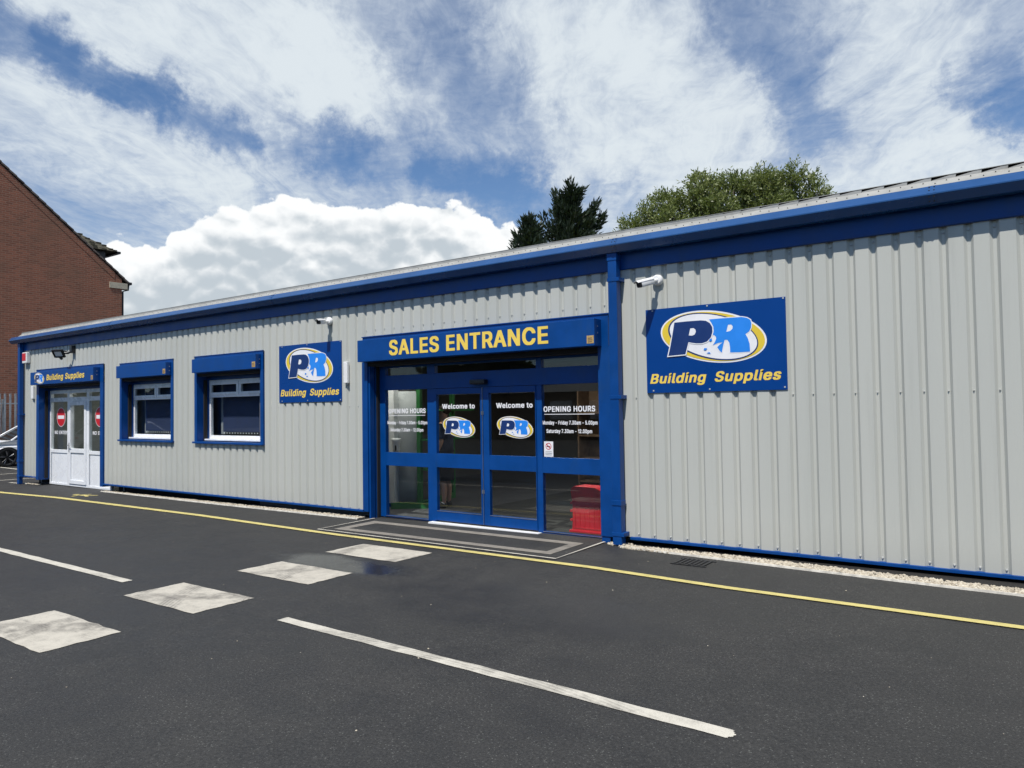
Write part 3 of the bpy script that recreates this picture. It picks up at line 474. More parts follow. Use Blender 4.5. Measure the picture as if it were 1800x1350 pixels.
gpoly(m_, [(hx - .20 + .07 * math.cos(t * .5236), hy + .07 * math.sin(t * .5236)) for t in range(12)], 'paint_yellow', limb.z); m_.build('painted_walker', ground)
m_ = MB()                                               # fallen grit and pale chips lying about the yard
for i in range(130):
    x = random.uniform(-12, 1.5); y = random.uniform(-7.2, -0.7); r = random.choice((.003, .004, .005, .006, .008)); z = G(x)
    a0 = random.random() * 6; P = [(x + r * math.cos(a0 + t * 1.257) * random.uniform(.6, 1.2), y + r * math.sin(a0 + t * 1.257) * random.uniform(.6, 1.2), z + 0.003) for t in range(5)]
    m_.add(P + [(x, y, z + r)], [(t, (t + 1) % 5, 5) for t in range(5)], 'pebble')
tag(m_.build('grit'), 'pale grit and small stone chips lying on the dark tarmac', 'grit', kind='stuff')

# gravel strip and its edging
def gravel_edge(x):
    pts = [(-21.6, -0.02), (-17.0, -0.06), (-11.9, -0.17), (-8.45, -0.19), (-4.15, -0.20), (-3.87, -0.31), (-2.68, -0.36), (-1.14, -0.49), (0, -0.55), (9, -0.85)]
    for a, b in zip(pts, pts[1:]):
        if a[0] <= x <= b[0]: return a[1] + (b[1] - a[1]) * (x - a[0]) / (b[0] - a[0])
    return -0.3
m_ = MB(); rnd = random.Random(3)
def pebbles(x0, x1, n, back=-0.12, rs=(0.008, 0.023)):
    for i in range(n):
        x = rnd.uniform(x0, x1); e = gravel_edge(x) + 0.03; y = e + (min(back, e + .22) - e) * rnd.random() ** 1.3
        r = rnd.uniform(*rs); z = G(x) + 0.003 + rnd.random() * 0.010
        ico = ICO[rnd.randrange(len(ICO))]; a = rnd.random() * 6.28; ca, sa = math.cos(a), math.sin(a); q = rnd.uniform(.55, .9)
        m_.add([(x + (v[0] * ca - v[1] * sa) * r, y + (v[0] * sa + v[1] * ca) * r, z + v[2] * r * q) for v in ico[0]], ico[1], 'pebble')
ICO = []
for k in range(6):
    b = bmesh.new(); bmesh.ops.create_icosphere(b, subdivisions=1, radius=1.0)
    for q in b.verts: q.co *= rnd.uniform(.72, 1.25)
    b.verts.index_update(); ICO.append(([tuple(q.co) for q in b.verts], [tuple(q.index for q in f.verts) for f in b.faces])); b.free()
pebbles(-3.95, 3.0, 5600); pebbles(-16.9, -8.55, 3400, 0.03, (0.009, 0.024)); pebbles(-21.2, -20.3, 200, 0.1); pebbles(-4.2, -3.9, 80, .0)
m_.flat = True
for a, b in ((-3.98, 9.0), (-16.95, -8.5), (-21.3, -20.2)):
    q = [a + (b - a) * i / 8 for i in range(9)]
    m_.add([(x, gravel_edge(x) + .02, G(x) + .005) for x in q] + [(x, 0.02, G(x) + .005) for x in q], [(i, i + 1, 10 + i, 9 + i) for i in range(8)], 'soil_gap_shade')  # bed sheet behind the stones, the wall gap's shade put into its colour
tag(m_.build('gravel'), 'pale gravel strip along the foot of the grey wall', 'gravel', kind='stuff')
m_ = MB()
for a, b in ((-3.98, 9.0), (-16.95, -8.5), (-21.3, -20.9)):
    q = [a + (b - a) * i / 12 for i in range(13)]
    lo = [(x, gravel_edge(x) + random.uniform(-.008, .008)) for x in q]
    vs = [(p[0], p[1], G(p[0]) + 0.002) for p in lo] + [(p[0], p[1] + .004, G(p[0]) + .022) for p in lo] + [(p[0], p[1] + .018, G(p[0]) + .022) for p in lo]
    m_.add(vs, [(i, i + 1, 14 + i, 13 + i) for i in range(12)] + [(13 + i, 14 + i, 27 + i, 26 + i) for i in range(12)], 'concrete_edge')
tag(m_.build('kerb_edging'), kind='structure')
m_ = MB()
m_.box(-3.10, -2.78, -0.76, -0.50, G(-3) + .002, G(-3) + .006, 'dark_void')
for i in range(7): m_.box(-3.10 + .05 * i, -3.08 + .05 * i, -0.76, -0.50, G(-3) + .006, G(-3) + .014, 'dark_metal')
m_.box(-3.13, -2.75, -0.785, -0.76, G(-3) + .002, G(-3) + .010, 'dark_metal'); m_.box(-3.13, -2.75, -0.50, -0.475, G(-3) + .002, G(-3) + .010, 'dark_metal')
tag(m_.build('drain_grate'), 'small metal drain grate in the tarmac beside the gravel strip', 'drain')

# ------------------------------------------------------------------ the sales building
BX0, BX1, PITCH, RX = -21.08, 9.0, 0.2, -3.8568
bld = empty('sales_building', 'long low grey ribbed metal sales building with blue gutter, frames and shutter boxes', 'building')
def ribs(x0, x1):
    k0 = math.floor((x0 - RX) / PITCH) - 1; P = []
    k = k0
    while RX + k * PITCH < x1 + PITCH:
        c = RX + k * PITCH
        P += [(c - .039, -.034), (c - .014, -.004), (c + .014, -.004), (c + .039, -.034)]; k += 1
    out = []
    for a, b in zip(P, P[1:]):
        for xe in (x0, x1):
            if a[0] < xe < b[0]: out.append((xe, a[1] + (b[1] - a[1]) * (xe - a[0]) / (b[0] - a[0])))
        if x0 <= b[0] <= x1: out.append(b)
    out.sort(); return out
wall = MB(); wall.flat = True
def clad(x0, x1, z0, z1):
    P = ribs(x0, x1); n = len(P); vs = [(p[0], p[1], z0) for p in P] + [(p[0], p[1], z1) for p in P]
    wall.add(vs, [(i, i + 1, n + i + 1, n + i) for i in range(n - 1)], 'cladding')
ZB, ZT = 0.040, 3.30
OPEN = [(-20.31, -16.86, None, 2.70), (-16.12, -13.98, 1.00, 2.66), (-13.21, -11.04, 1.00, 2.66), (-8.50, -4.19, None, 2.71)]
x = BX0
for a, b, lo, hi in OPEN:
    clad(x, a, ZB, ZT); clad(a, b, hi, ZT)
    if lo: clad(a, b, ZB, lo)
    x = b
clad(x, BX1, ZB, ZT)
wall.box(BX0 - .03, BX0, 0.02, 14.0, ZB, 3.55, 'cladding'); wall.box(BX1, BX1 + .03, 0.02, 14.0, ZB, 3.55, 'cladding'); wall.box(BX0, BX1, 13.97, 14.0, ZB, 3.55, 'cladding')
wall.build('wall', bld)
m_ = MB()                                               # recessed plinth; near-black boxes paint the shade of the gap under the cladding
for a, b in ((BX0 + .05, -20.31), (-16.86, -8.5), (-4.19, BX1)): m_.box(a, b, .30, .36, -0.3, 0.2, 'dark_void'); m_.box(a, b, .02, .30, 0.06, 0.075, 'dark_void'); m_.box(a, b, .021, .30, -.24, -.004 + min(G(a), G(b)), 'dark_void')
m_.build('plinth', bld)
m_ = MB()                                               # screws of the cladding
def screw(x, z, y=-.006, r=0.011, m='grey_plastic'):
    n = 8; vs = [(x + r * math.cos(t * .7854), y, z + r * math.sin(t * .7854)) for t in range(n)] + [(x + .6 * r * math.cos(t * .7854), y - .012, z + .6 * r * math.sin(t * .7854)) for t in range(n)]
    m_.add(vs, [(i, (i + 1) % n, n + (i + 1) % n, n + i) for i in range(n)] + [tuple(range(n, 2 * n))], m)
for k in range(-90, 64):
    xx = RX + k * PITCH
    if xx < BX0 + .03 or xx > BX1: continue
    inop = [q for q in OPEN if q[0] - .02 < xx < q[1] + .02]
    screw(xx, 3.172, -.006)
    if xx > -4.1:
        screw(xx, .078, -.006)
        if not -3.72 < xx < -2.08 or k % 1: screw(xx, 1.69, r=.008)
        elif k % 2 == 0: screw(xx, 1.70, r=.008)
    else:
        if not inop: screw(xx, .058, r=.008); (not -10.6 < xx < -8.98) and screw(xx, 1.655, r=.008)
        if -8.6 < xx < -4.2: screw(xx, 2.83, r=.009)
m_.build('screw_row', bld)
# base trim, fascia, gutter, roof
m_ = MB()
for a, b in ((BX0, -20.31), (-16.86, -8.50), (-3.95, BX1)): m_.prism([(-.052, .012), (-.052, .039), (-.036, .044), (.05, .044), (.05, .012)], 'x', a, b, 'blue_paint')
m_.build('base_trim', bld)
m_ = MB(); m_.prism([(-.062, 3.235), (-.048, 3.225), (-.036, 3.23), (-.036, 3.56), (-.062, 3.56)], 'x', BX0 - .03, BX1, 'blue_paint'); m_.build('fascia', bld)
m_ = MB(); sec = [(-.07, 3.60), (-.190, 3.587), (-.197, 3.580), (-.262, 3.505), (-.262, 3.493), (-.20, 3.42), (-.07, 3.425)]
m_.prism(sec, 'x', -21.45, BX1, 'blue_gutter')
for xj in (-16.2, -10.55, -4.0, -0.72, 4.0): 
    for dxj in (-.02, .02):
        for (yy, zz) in ((-.207, 3.570), (-.238, 3.532)):
            m_.box(xj + dxj - .006, xj + dxj + .006, yy - .006, yy + .006, zz - .008, zz + .008, 'dark_metal')
        for (yy, zz) in ((-.252, 3.478), (-.222, 3.442)):
            m_.box(xj + dxj - .006, xj + dxj + .006, yy - .004, yy + .006, zz - .007, zz + .007, 'dark_metal')
    m_.prism([(p[0] - (.0025 if p[0] < -.1 else 0), p[1] + (.002 if p[1] > 3.5 else -.002)) for p in sec], 'x', xj - .035, xj + .035, 'blue_gutter')
m_.build('gutter', bld)
m_ = MB()
m_.prism([(-.15, 3.598), (-.06, 3.668), (-.055, 3.664), (-.145, 3.594)], 'x', BX0 - .1, BX1, 'roof_grey')   # eaves flashing
for k in range(160):
    xx = BX0 + .05 + k * .19
    if xx < BX1 - .1:
        for q, f in ((0, .28), (.09, .62)):
            y0 = -.15 + .09 * f; z0 = 3.598 + .07 * f; m_.add([(xx + q - .008, y0, z0 + .001), (xx + q + .008, y0, z0 + .001), (xx + q, y0 - .006, z0 + .012)], [(0, 1, 2)], 'dark_metal')
rk = random.Random(5); sl_ = math.tan(R_(5.5)); xx = BX0 - .1
# flat capping edge of the sheets; on the right the rib fillers are missing and dark slots open beneath it
while xx < BX1:
    w = .2; op = max(0.0, min(1.0, (xx + 3.6) / 3.0)) * .038; s0 = op * rk.uniform(.75, 1.0); s1 = op * rk.uniform(.05, .35)
    m_.add([(xx, -.062, 3.660), (xx + .04, -.062, 3.660), (xx + .045, -.062, 3.700), (xx, -.062, 3.700)], [(0, 1, 2, 3)], 'roof_grey')
    m_.add([(xx + .04, -.0625, 3.655), (xx + w, -.0625, 3.655), (xx + w, -.0625, 3.7005 - s1), (xx + .045, -.0625, 3.7005 - s0)], [(0, 1, 2, 3)], 'roof_grey')
    xx += w
m_.prism([(-.066, 3.700), (-.066, 3.705), (7.0, 3.705 + 7 * sl_), (14.1, 3.705), (14.1, 3.700), (7.0, 3.700 + 7 * sl_)], 'x', BX0 - .1, BX1, 'roof_grey')
m_.prism([(-.02, 3.60), (-.02, 3.697), (7.0, 3.695 + 7 * sl_), (14.0, 3.69), (14.0, 3.60)], 'x', BX0, BX1, 'dark_void')
m_.build('roof', bld)

def box_end(mb, x, y0, z0, z1):                          # bright rivets on a shutter box end
    for zz in (z1 - .09, z1 - .17): mb.box(x, x + .004, y0 + .07, y0 + .085, zz - .008, zz + .008, 'steel')
def shutter_box(x0, x1, z0, z1, dep, sticker=True):
    m_ = MB(); m_.box(x0, x1, -dep, -.052, z0, z1, 'blue_paint', .006)
    o = m_.build('shutter_box', bld)
    q = MB(); box_end(q, x1 + .001, -dep, z0, z1); q.build('rivet', o)
    if sticker:
        q = MB(); q.box(x1 - .105, x1 - .01, -dep - .003, -dep - .0005, z0 + .03, z0 + .125, 'kraft_label')
        for i in range(3): q.box(x1 - .09, x1 - .03, -dep - .005, -dep - .0035, z0 + .045 + .022 * i, z0 + .055 + .022 * i, 'timber')
        q.build('sticker', o)
    return o
def surround(x0, x1, z0, z1, jw, depth=.25, sill=True, head=2.33, foot=None):
    m_ = MB(); zf = z0 if sill else foot
    m_.box(x0, x1, -.052, -.036, head, z1, 'blue_paint'); m_.box(x0 - .006, x1 + .006, -.060, -.034, z1, z1 + .012, 'blue_paint')
    for a, b in ((x0, x0 + jw), (x1 - jw, x1)): m_.box(a, b, -.052, depth, zf + (.03 if sill else 0), head, 'blue_paint')
    m_.box(x0 + jw, x1 - jw, -.03, .17, head - .05, head, 'dark_void'); m_.box(x0 + jw, x1 - jw, .17, depth, head - .115, head, 'blue_paint')     # shutter slot, lintel
    if sill: m_.box(x0 - .03, x1 + .02, -.085, depth, zf - .005, zf + .03, 'blue_paint', .004)
    for a in (x0 + jw, x1 - jw - .028): m_.box(a, a + .028, .085, .15, zf + .03, head - .115, 'dark_void'); m_.box(a, a + .024, .16, .19, zf + .03, head - .115, 'blue_paint')
    return m_
# two office windows
def window(x0, x1, boxd):
    jw = .085; o = surround(x0, x1, 1.0, 2.66, jw).build('window_surround', bld)
    a, b = x0 + jw, x1 - jw; w = empty('window', None, None); w.parent = bld
    y0, y1 = .20, .26; m_ = MB(); z0, z1, zt = 1.075, 2.21, 1.905; c = (a + b) / 2
    for q in ((a, b, z0, z0 + .065), (a, b, z1 - .05, z1)): m_.box(q[0], q[1], y0, y1, q[2], q[3], 'upvc', .006)
    for q in ((a, a + .06), (b - .06, b)): m_.box(q[0], q[1], y0 + .001, y1, z0 + .065, z1 - .05, 'upvc', .006)
    m_.box(a + .06, b - .06, y0 + .002, y1, zt - .03, zt + .03, 'upvc', .005); m_.box(c - .03, c + .03, y0 + .002, y1, zt + .03, z1 - .05, 'upvc', .005)
    for s0, s1 in ((a + .06, c - .03), (c + .03, b - .06)):                       # opening top lights
        for q in ((s0 - .012, s1 + .012, zt + .015, zt + .065), (s0 - .012, s1 + .012, z1 - .095, z1 - .04)): m_.box(q[0], q[1], y0 - .018, y0 + .02, q[2], q[3], 'upvc', .005)
        for q in ((s0 - .012, s0 + .042), (s1 - .042, s1 + .012)): m_.box(q[0], q[1], y0 - .0175, y0 + .02, zt + .065, z1 - .095, 'upvc', .005)
    m_.build('frame', w)
    q = MB(); q.box(a - .01, b + .01, .09, .20, 1.045, 1.075, 'upvc', .006); q.build('sill', w)
    q = MB(); q.box(a + .06, b - .06, y0 + .026, y0 + .032, z0 + .065, zt - .03, 'glass'); q.build('pane', w)
    for s0, s1 in ((a + .06, c - .03), (c + .03, b - .06)): q = MB(); q.box(s0 + .04, s1 - .04, y0 + .004, y0 + .010, zt + .065, z1 - .095, 'glass'); q.build('pane', w)
    q = MB(); xx = a + .30; i = 0
    while xx < b - .05:                                                           # vertical louvre blind with its bead chain
        q.add([(xx - .045, .345, z0 + .13), (xx + .045, .375, z0 + .13), (xx + .045, .375, z1 - .02), (xx - .045, .345, z1 - .02)], [(0, 1, 2, 3)], 'blind_navy')
        q.box(xx - .012, xx + .012, .340, .348, z0 + .095, z0 + .118, 'white_plastic'); xx += .088; i += 1
    q.box(a + .07, a + .20, .42, .44, z0 + .08, z1, 'blind_grey'); q.build('blind', w)
    shutter_box(x0 + .1 - .01, x1 - .06, 2.345, 2.605, boxd)
window(-16.12, -13.98, .17); window(-13.21, -11.04, .16)

# white upvc door set at the far end
surround(-20.31, -16.86, -.2, 2.70, .14, .28, False, 2.30, -.03).build('door_surround', bld)
fd = empty('panelled_door', None, None); fd.parent = bld
a, b = -20.17, -17.0; y0, y1 = .20, .27; zg = G(-18.5)
m_ = MB()
for q in ((a, a + .07), (-19.20, -19.08), (-18.20, -18.08), (b - .07, b)): m_.box(q[0], q[1], y0, y1, zg + .01, 2.19, 'upvc', .006)
for q0, q1 in ((a + .07, -19.20), (-19.08, -18.20), (-18.08, b - .07)):
    m_.box(q0, q1, y0 + .001, y1, 2.135, 2.19, 'upvc', .005); m_.box(q0, q1, y0 + .001, y1, 1.90, 1.965, 'upvc', .005); m_.box(q0, q1, y0 + .001, y1, zg + .01, zg + .06, 'upvc', .005)
    m_.box(q0, q1, y0 + .002, y1, .64, .72, 'upvc', .005)
    for t in ((q0, q1, 1.965, 2.0), (q0, q1, 2.10, 2.135)): m_.box(t[0], t[1], y0 - .012, y1, t[2], t[3], 'upvc', .004)
m_.build('frame', fd)
for q0, q1 in ((a + .07, -19.20), (-18.08, b - .07)): m_ = MB(); m_.box(q0 + .02, q1 - .02, y0 + .02, y0 + .05, zg + .06, .64, 'upvc', .008); m_.build('panel', fd)
m_ = MB()                                                # the middle leaf
for q in ((-19.08, -18.99), (-18.29, -18.20)): m_.box(q[0], q[1], y0 - .02, y1 - .01, zg + .07, 1.895, 'upvc', .006)
for q in ((zg + .07, zg + .16), (.66, .76), (1.80, 1.895)): m_.box(-18.99, -18.29, y0 - .019, y1 - .01, q[0], q[1], 'upvc', .006)
m_.box(-18.985, -18.295, y0 + .005, y0 + .03, zg + .16, .66, 'upvc', .006); m_.build('door_leaf', fd)
m_ = MB(); m_.box(-19.06, -19.03, y0 - .03, y0 - .02, .68, .90, 'steel'); m_.tube([(-19.045, y0 - .03, .84), (-19.045, y0 - .075, .84), (-18.93, y0 - .075, .84)], .010, 'steel'); m_.build('handle', fd)
for q0, q1 in ((a + .07, -19.20), (-19.08, -18.20), (-18.08, b - .07)): m_ = MB(); m_.box(q0, q1, y0 + .03, y0 + .036, 2.0, 2.10, 'glass'); m_.build('pane', fd)
for q0, q1, z0, z1 in ((a + .07, -19.20, .72, 1.90), (-18.08, b - .07, .72, 1.90), (-18.99, -18.29, .76, 1.80)): m_ = MB(); m_.box(q0, q1, y0 + .03, y0 + .036, z0, z1, 'glass'); m_.build('pane', fd)
yy = y0 + .027
for cx in (-19.60, -17.60):
    m_ = MB()
    face_y(m_, [ellipse(cx, 1.52, .235, .235, 0, 40)], yy, 'white_vinyl'); face_y(m_, [ellipse(cx, 1.52, .222, .222, 0, 40)], yy - .0015, 'red_vinyl')
    face_y(m_, [[(cx - .175, 1.478), (cx + .175, 1.478), (cx + .175, 1.562), (cx - .175, 1.562)]], yy - .003, 'white_vinyl')
    m_.build('no_entry_sticker', fd)
    m_ = MB(); text(m_, 'NO ENTRY', cx - .35, cx + .35, 1.10, .085, yy, 'white_vinyl'); m_.build('lettering', fd)
fb = shutter_box(-20.28, -17.0, 2.325, 2.635, .20)
m_ = MB(); logo(m_, -19.76, 2.478, .00046, -.203, .0008, .00046); m_.build('logo', fb)
m_ = MB(); text(m_, 'Building Supplies', -19.36, -17.40, 2.415, .135, -.203, 'yellow_vinyl', .18); m_.build('lettering', fb)

# main entrance: surround, canopy box, screen of fixed panes and two sliding leaves
m_ = MB()
m_.box(-8.50, -4.19, -.052, -.036, 2.33, 2.715, 'blue_paint'); m_.box(-8.51, -4.18, -.064, -.034, 2.715, 2.728, 'blue_paint')
m_.box(-8.52, -8.40, -.052, .24, .02, 2.33, 'blue_paint'); m_.box(-8.40, -8.365, .08, .20, G(-8.4), 2.33, 'blue_paint'); m_.box(-8.365, -8.345, .10, .16, G(-8.4), 2.33, 'dark_void')
m_.box(-8.40, -8.366, -.03, .06, G(-8.4), 2.33, 'blue_paint')
m_.box(-4.34, -4.165, -.052, .24, .02, 2.33, 'blue_paint'); m_.box(-4.40, -4.34, .08, .24, G(-4.4), 2.33, 'blue_paint'); m_.box(-4.335, -4.22, -.04, .20, G(-4.3), .02, 'blue_paint')
m_.box(-8.40, -4.34, -.035, .24, 2.262, 2.33, 'dark_void')
m_.build('entrance_surround', bld)
cb = shutter_box(-8.43, -4.285, 2.325, 2.655, .225)
m_ = MB(); text(m_, 'SALES ENTRANCE', -7.745, -4.945, 2.392, .222, -.228, 'yellow_vinyl', 0, 240); m_.build('lettering', cb)
zs = G(-6.4) + .004
m_ = MB()
for q0, q1 in ((-8.47, -8.30), (-7.42, -7.27), (-5.47, -5.385), (-4.47, -4.32)): m_.box(q0, q1, .25, .32, zs, 2.26, 'blue_paint', .003)
m_.box(-8.30, -4.47, .235, .335, 1.89, 2.115, 'blue_paint', .004)
for q0, q1 in ((-8.30, -7.42), (-7.27, -5.47), (-5.385, -4.47)): m_.box(q0, q1, .252, .32, 2.23, 2.26, 'blue_paint')
m_.build('entrance_frame', bld)
q = MB(); q.box(-6.53, -6.26, .14, .235, 1.925, 1.995, 'black_plastic', .02); q.build('motion_sensor', bld)
for q0, q1 in ((-8.30, -7.42), (-7.27, -5.47), (-5.385, -4.47)): q = MB(); q.box(q0, q1, .28, .288, 2.115, 2.23, 'glass'); q.build('transom_pane', bld)
def hours(mb, hd, x0, x1, y):
    w = x1 - x0
    text(hd, 'OPENING HOURS', x0 + .02, x1 - .03, 1.53, .072, y, 'white_vinyl', 0, 240)
    face_y(hd, [[(x0 + .03, 1.494), (x1 - .04, 1.494), (x1 - .04, 1.502), (x0 + .03, 1.502)]], y, 'white_vinyl')
    text(mb, 'Monday - Friday 7.30am - 5.00pm', x0, x1, 1.363, .05, y, 'white_vinyl', 0, 200)
    text(mb, 'Saturday 7.30am - 12.00pm', x0 + .06, x1 - .08, 1.253, .05, y, 'white_vinyl', 0, 200)
for q0, q1, left in ((-8.30, -7.42, True), (-5.385, -4.47, False)):
    sp = empty('side_screen', None, None); sp.parent = bld
    m_ = MB(); m_.box(q0, q1, .252, .31, .725, .93, 'blue_paint', .003); m_.build('middle_rail', sp)
    m_ = MB(); m_.box(q0, q1, .252, .31, zs, -.045 if left else -.04, 'blue_paint', .003)
    m_.box(q0, q1, .245, .252, -.052 if left else -.047, -.045 if left else -.04, 'steel'); m_.build('bottom_rail', sp)
    for z0, z1 in ((.93, 1.89), (-.045, .725)): m_ = MB(); m_.box(q0, q1, .275, .283, z0, z1, 'glass'); m_.build('pane', sp)
    m_ = MB(); q = MB(); hours(m_, q, -8.275 if left else -5.39, -7.445 if left else -4.56, .272); m_.build('lettering', sp); q.build('heading', sp)
    if not left:
        m_ = MB(); m_.box(-5.37, -5.228, .270, .274, .94, 1.14, 'white_vinyl'); yq = .2685
        face_y(m_, [ellipse(-5.30, 1.077, .045, .045, 0, 28), ellipse(-5.30, 1.077, .036, .036, 0, 28)], yq, 'red_vinyl')
        face_y(m_, [[(-5.327, 1.068), (-5.275, 1.068), (-5.275, 1.080), (-5.327, 1.080)]], yq, 'black_vinyl')
        face_y(m_, [[(-5.332, 1.101), (-5.324, 1.109), (-5.268, 1.053), (-5.276, 1.045)]], yq - .0012, 'red_vinyl')
        for i, (wz, mm) in enumerate(((.05, 'grey_plastic'), (.055, 'zinc'), (.05, 'zinc'))): face_y(m_, [[(-5.30 - wz, 1.005 - .022 * i), (-5.30 + wz, 1.005 - .022 * i), (-5.30 + wz, 1.013 - .022 * i), (-5.30 - wz, 1.013 - .022 * i)]], yq, mm)
        m_.build('no_smoking_sticker', sp)
for q0, q1 in ((-7.268, -6.368), (-6.362, -5.472)):
    sd_ = empty('sliding_door', None, None); sd_.parent = bld; lw = (.028, .055) if q0 < -7 else (.095, .012)
    i0, i1 = (q0 + .03, q1 - .045) if q0 < -7 else (q0 + .10, q1 - .012)
    m_ = MB(); y0, y1 = .238, .30; zd = zs + .03
    for e0, e1 in ((q0, i0), (i1, q1)): m_.box(e0, e1, y0, y1, zd, 1.885, 'blue_paint', .003)
    for z0, z1 in ((zd, .105), (.735, .935), (1.80, 1.885)): m_.box(i0, i1, y0 + .001, y1, z0, z1, 'blue_paint', .003)
    m_.box(i0, i1, y0 - .004, y0 + .001, .098, .105, 'steel'); m_.build('leaf_frame', sd_)
    for z0, z1 in ((.105, .735), (.935, 1.80)): m_ = MB(); m_.box(i0, i1, .262, .270, z0, z1, 'glass'); m_.build('pane', sd_)
    c = -6.825 if q0 < -7 else -5.835
    m_ = MB(); text(m_, 'Welcome to', c - .31, c + .30, 1.59, .07, .259, 'white_vinyl', 0, 230); m_.build('lettering', sd_)
    m_ = MB(); logo(m_, c, 1.325, .000500, .259, .0007); m_.build('logo', sd_)
    m_ = MB()
    if q0 < -7: m_.box(q1 - .006, q1 - .001, y0 - .004, y0, zd, 1.885, 'steel')
    for zz in (.40, 1.50): m_.box(q1 - .02 if q0 < -7 else q0 + .004, q1 - .008 if q0 < -7 else q0 + .014, y0 - .012, y0 - .0045, zz, zz + .05, 'steel')
    m_.build('meeting_strip', sd_)
q = MB(); q.box(-7.33, -5.40, .14, .237, zs - .01, zs + .010, 'panel_white'); q.build('threshold', bld)

for q in list(bld.children):                            # the glazed screen stands 0.16 m behind the cladding line
    if q.name.split('.')[0] in ('entrance_frame', 'motion_sensor', 'transom_pane', 'side_screen', 'sliding_door', 'threshold'): q.location += Vector((.07, -.09, 0))
# downpipes
def downpipe(x0, x1, y0, y1, zl, brackets, collars):
    m_ = MB(); m_.box(x0, x1, y0, y1, G(x0) + .01, 3.425, 'blue_paint', .008)
    for z in collars: m_.box(x0 - .008, x1 + .008, y0 - .008, y1 + .008, z - .03, z + .03, 'blue_paint', .004)
    for z in brackets: m_.box(x0 - .006, x1 + .035, y0 - .006, -.036, z - .022, z + .022, 'blue_paint', .003)
    m_.box(x0 - .006, x1 + .006, y0 - .006, y1 + .006, 3.33, 3.415, 'blue_paint', .004)
    return m_.build('downpipe', bld)
downpipe(-4.115, -4.0, -.18, -.07, 0, (3.10, 1.70, .08), (.45,))
downpipe(-21.17, -21.04, -.155, -.065, 0, (1.60, .03), (.42,))
m_ = MB(); m_.box(-4.16, -4.128, -.072, -.052, .06, 2.32, 'white_plastic'); m_.build('edge_trim', bld)
m_ = MB(); m_.box(-21.13, -21.07, -.0385, .02, ZB, 3.23, 'grey_plastic'); m_.build('corner_trim', bld)

# rooms seen through the glass
m_ = MB(); m_.flat = False
rx0, rx1, ry1, rz0, rz1 = -11.5, -3.9, 8.0, -.10, 2.75
m_.box(rx0, rx1, .24, ry1, rz0 - .05, rz0 + .02, 'interior_floor'); m_.box(rx0, rx1, .24, ry1, rz1, rz1 + .05, 'interior_wall')
m_.box(rx0 - .05, rx0, .24, ry1, rz0, rz1, 'interior_wall'); m_.box(rx1, rx1 + .05, .24, ry1, rz0, rz1, 'interior_wall'); m_.box(rx0, rx1, ry1, ry1 + .05, rz0, rz1, 'interior_wall')
m_.box(rx0, -8.53, .20, .24, rz0, rz1, 'interior_wall'); m_.box(-4.16, rx1, .20, .24, rz0, rz1, 'interior_wall'); m_.box(-8.53, -4.16, .245, .30, 2.262, rz1, 'dark_void')
m_.box(-20.9, -16.6, 2.2, 2.25, -.2, 2.7, 'pale_room'); m_.box(-20.9, -20.85, .29, 2.2, -.2, 2.7, 'pale_room'); m_.box(-16.65, -16.6, .29, 2.2, -.2, 2.7, 'pale_room'); m_.box(-20.9, -16.6, .29, 2.2, 2.6, 2.65, 'pale_room'); m_.box(-20.9, -16.6, .29, 2.2, -.2, -.15, 'interior_floor')
m_.box(-16.4, -10.8, 1.6, 1.65, .5, 2.7, 'interior_wall'); m_.box(-16.4, -10.8, .27, 1.6, 2.5, 2.55, 'interior_wall')
m_.build('interior_shell', bld)
for x, y, z in ((-8.95, .62, 2.70), (-5.2, 1.6, 2.70), (-7.2, 3.4, 2.70), (-18.6, 1.2, 2.55)):  # unseen lights added to brighten the rooms behind the glass
    m_ = MB(); m_.box(x - .6, x + .6, y - .12, y + .12, z, z + .045, 'white_plastic'); q = m_.build('added_fill_light', bld)
    m_ = MB(); m_.box(x - .58, x + .58, y - .10, y + .10, z - .006, z - .001, 'fill_glow'); m_.build('fill_glow_panel', q)

# ------------------------------------------------------------------ things fixed to the wall
def signboard(cx, cz, label):
    t = empty('sign_board', label, 'sign', 'blue sign boards on the grey wall')
    m_ = MB(); m_.box(cx - .797, cx + .797, -.046, -.036, cz - .4875, cz + .4875, 'blue_sign'); m_.build('panel', t)
    m_ = MB(); logo(m_, cx - .007, cz + .125, .001, -.048); m_.build('logo', t); m_ = MB(); text(m_, 'Building Supplies', cx - .757, cx + .752, cz - .380, .112, -.048, 'yellow_vinyl', .25, 400); m_.build('lettering', t)
    m_ = MB()
    for u, w in ((-.71, .47), (-.05, .47), (.775, .475), (-.715, -.462), (-.04, -.46), (.77, -.46)): m_.box(cx + u - .008, cx + u + .008, -.050, -.046, cz + w - .008, cz + w + .008, 'grey_plastic')
    m_.build('fixing', t)
signboard(-2.897, 2.2275, 'large blue sign board with oval emblem on the wall right of the downpipe')
signboard(-9.795, 2.2225, 'blue sign board with oval emblem on the wall between window and sales entrance')

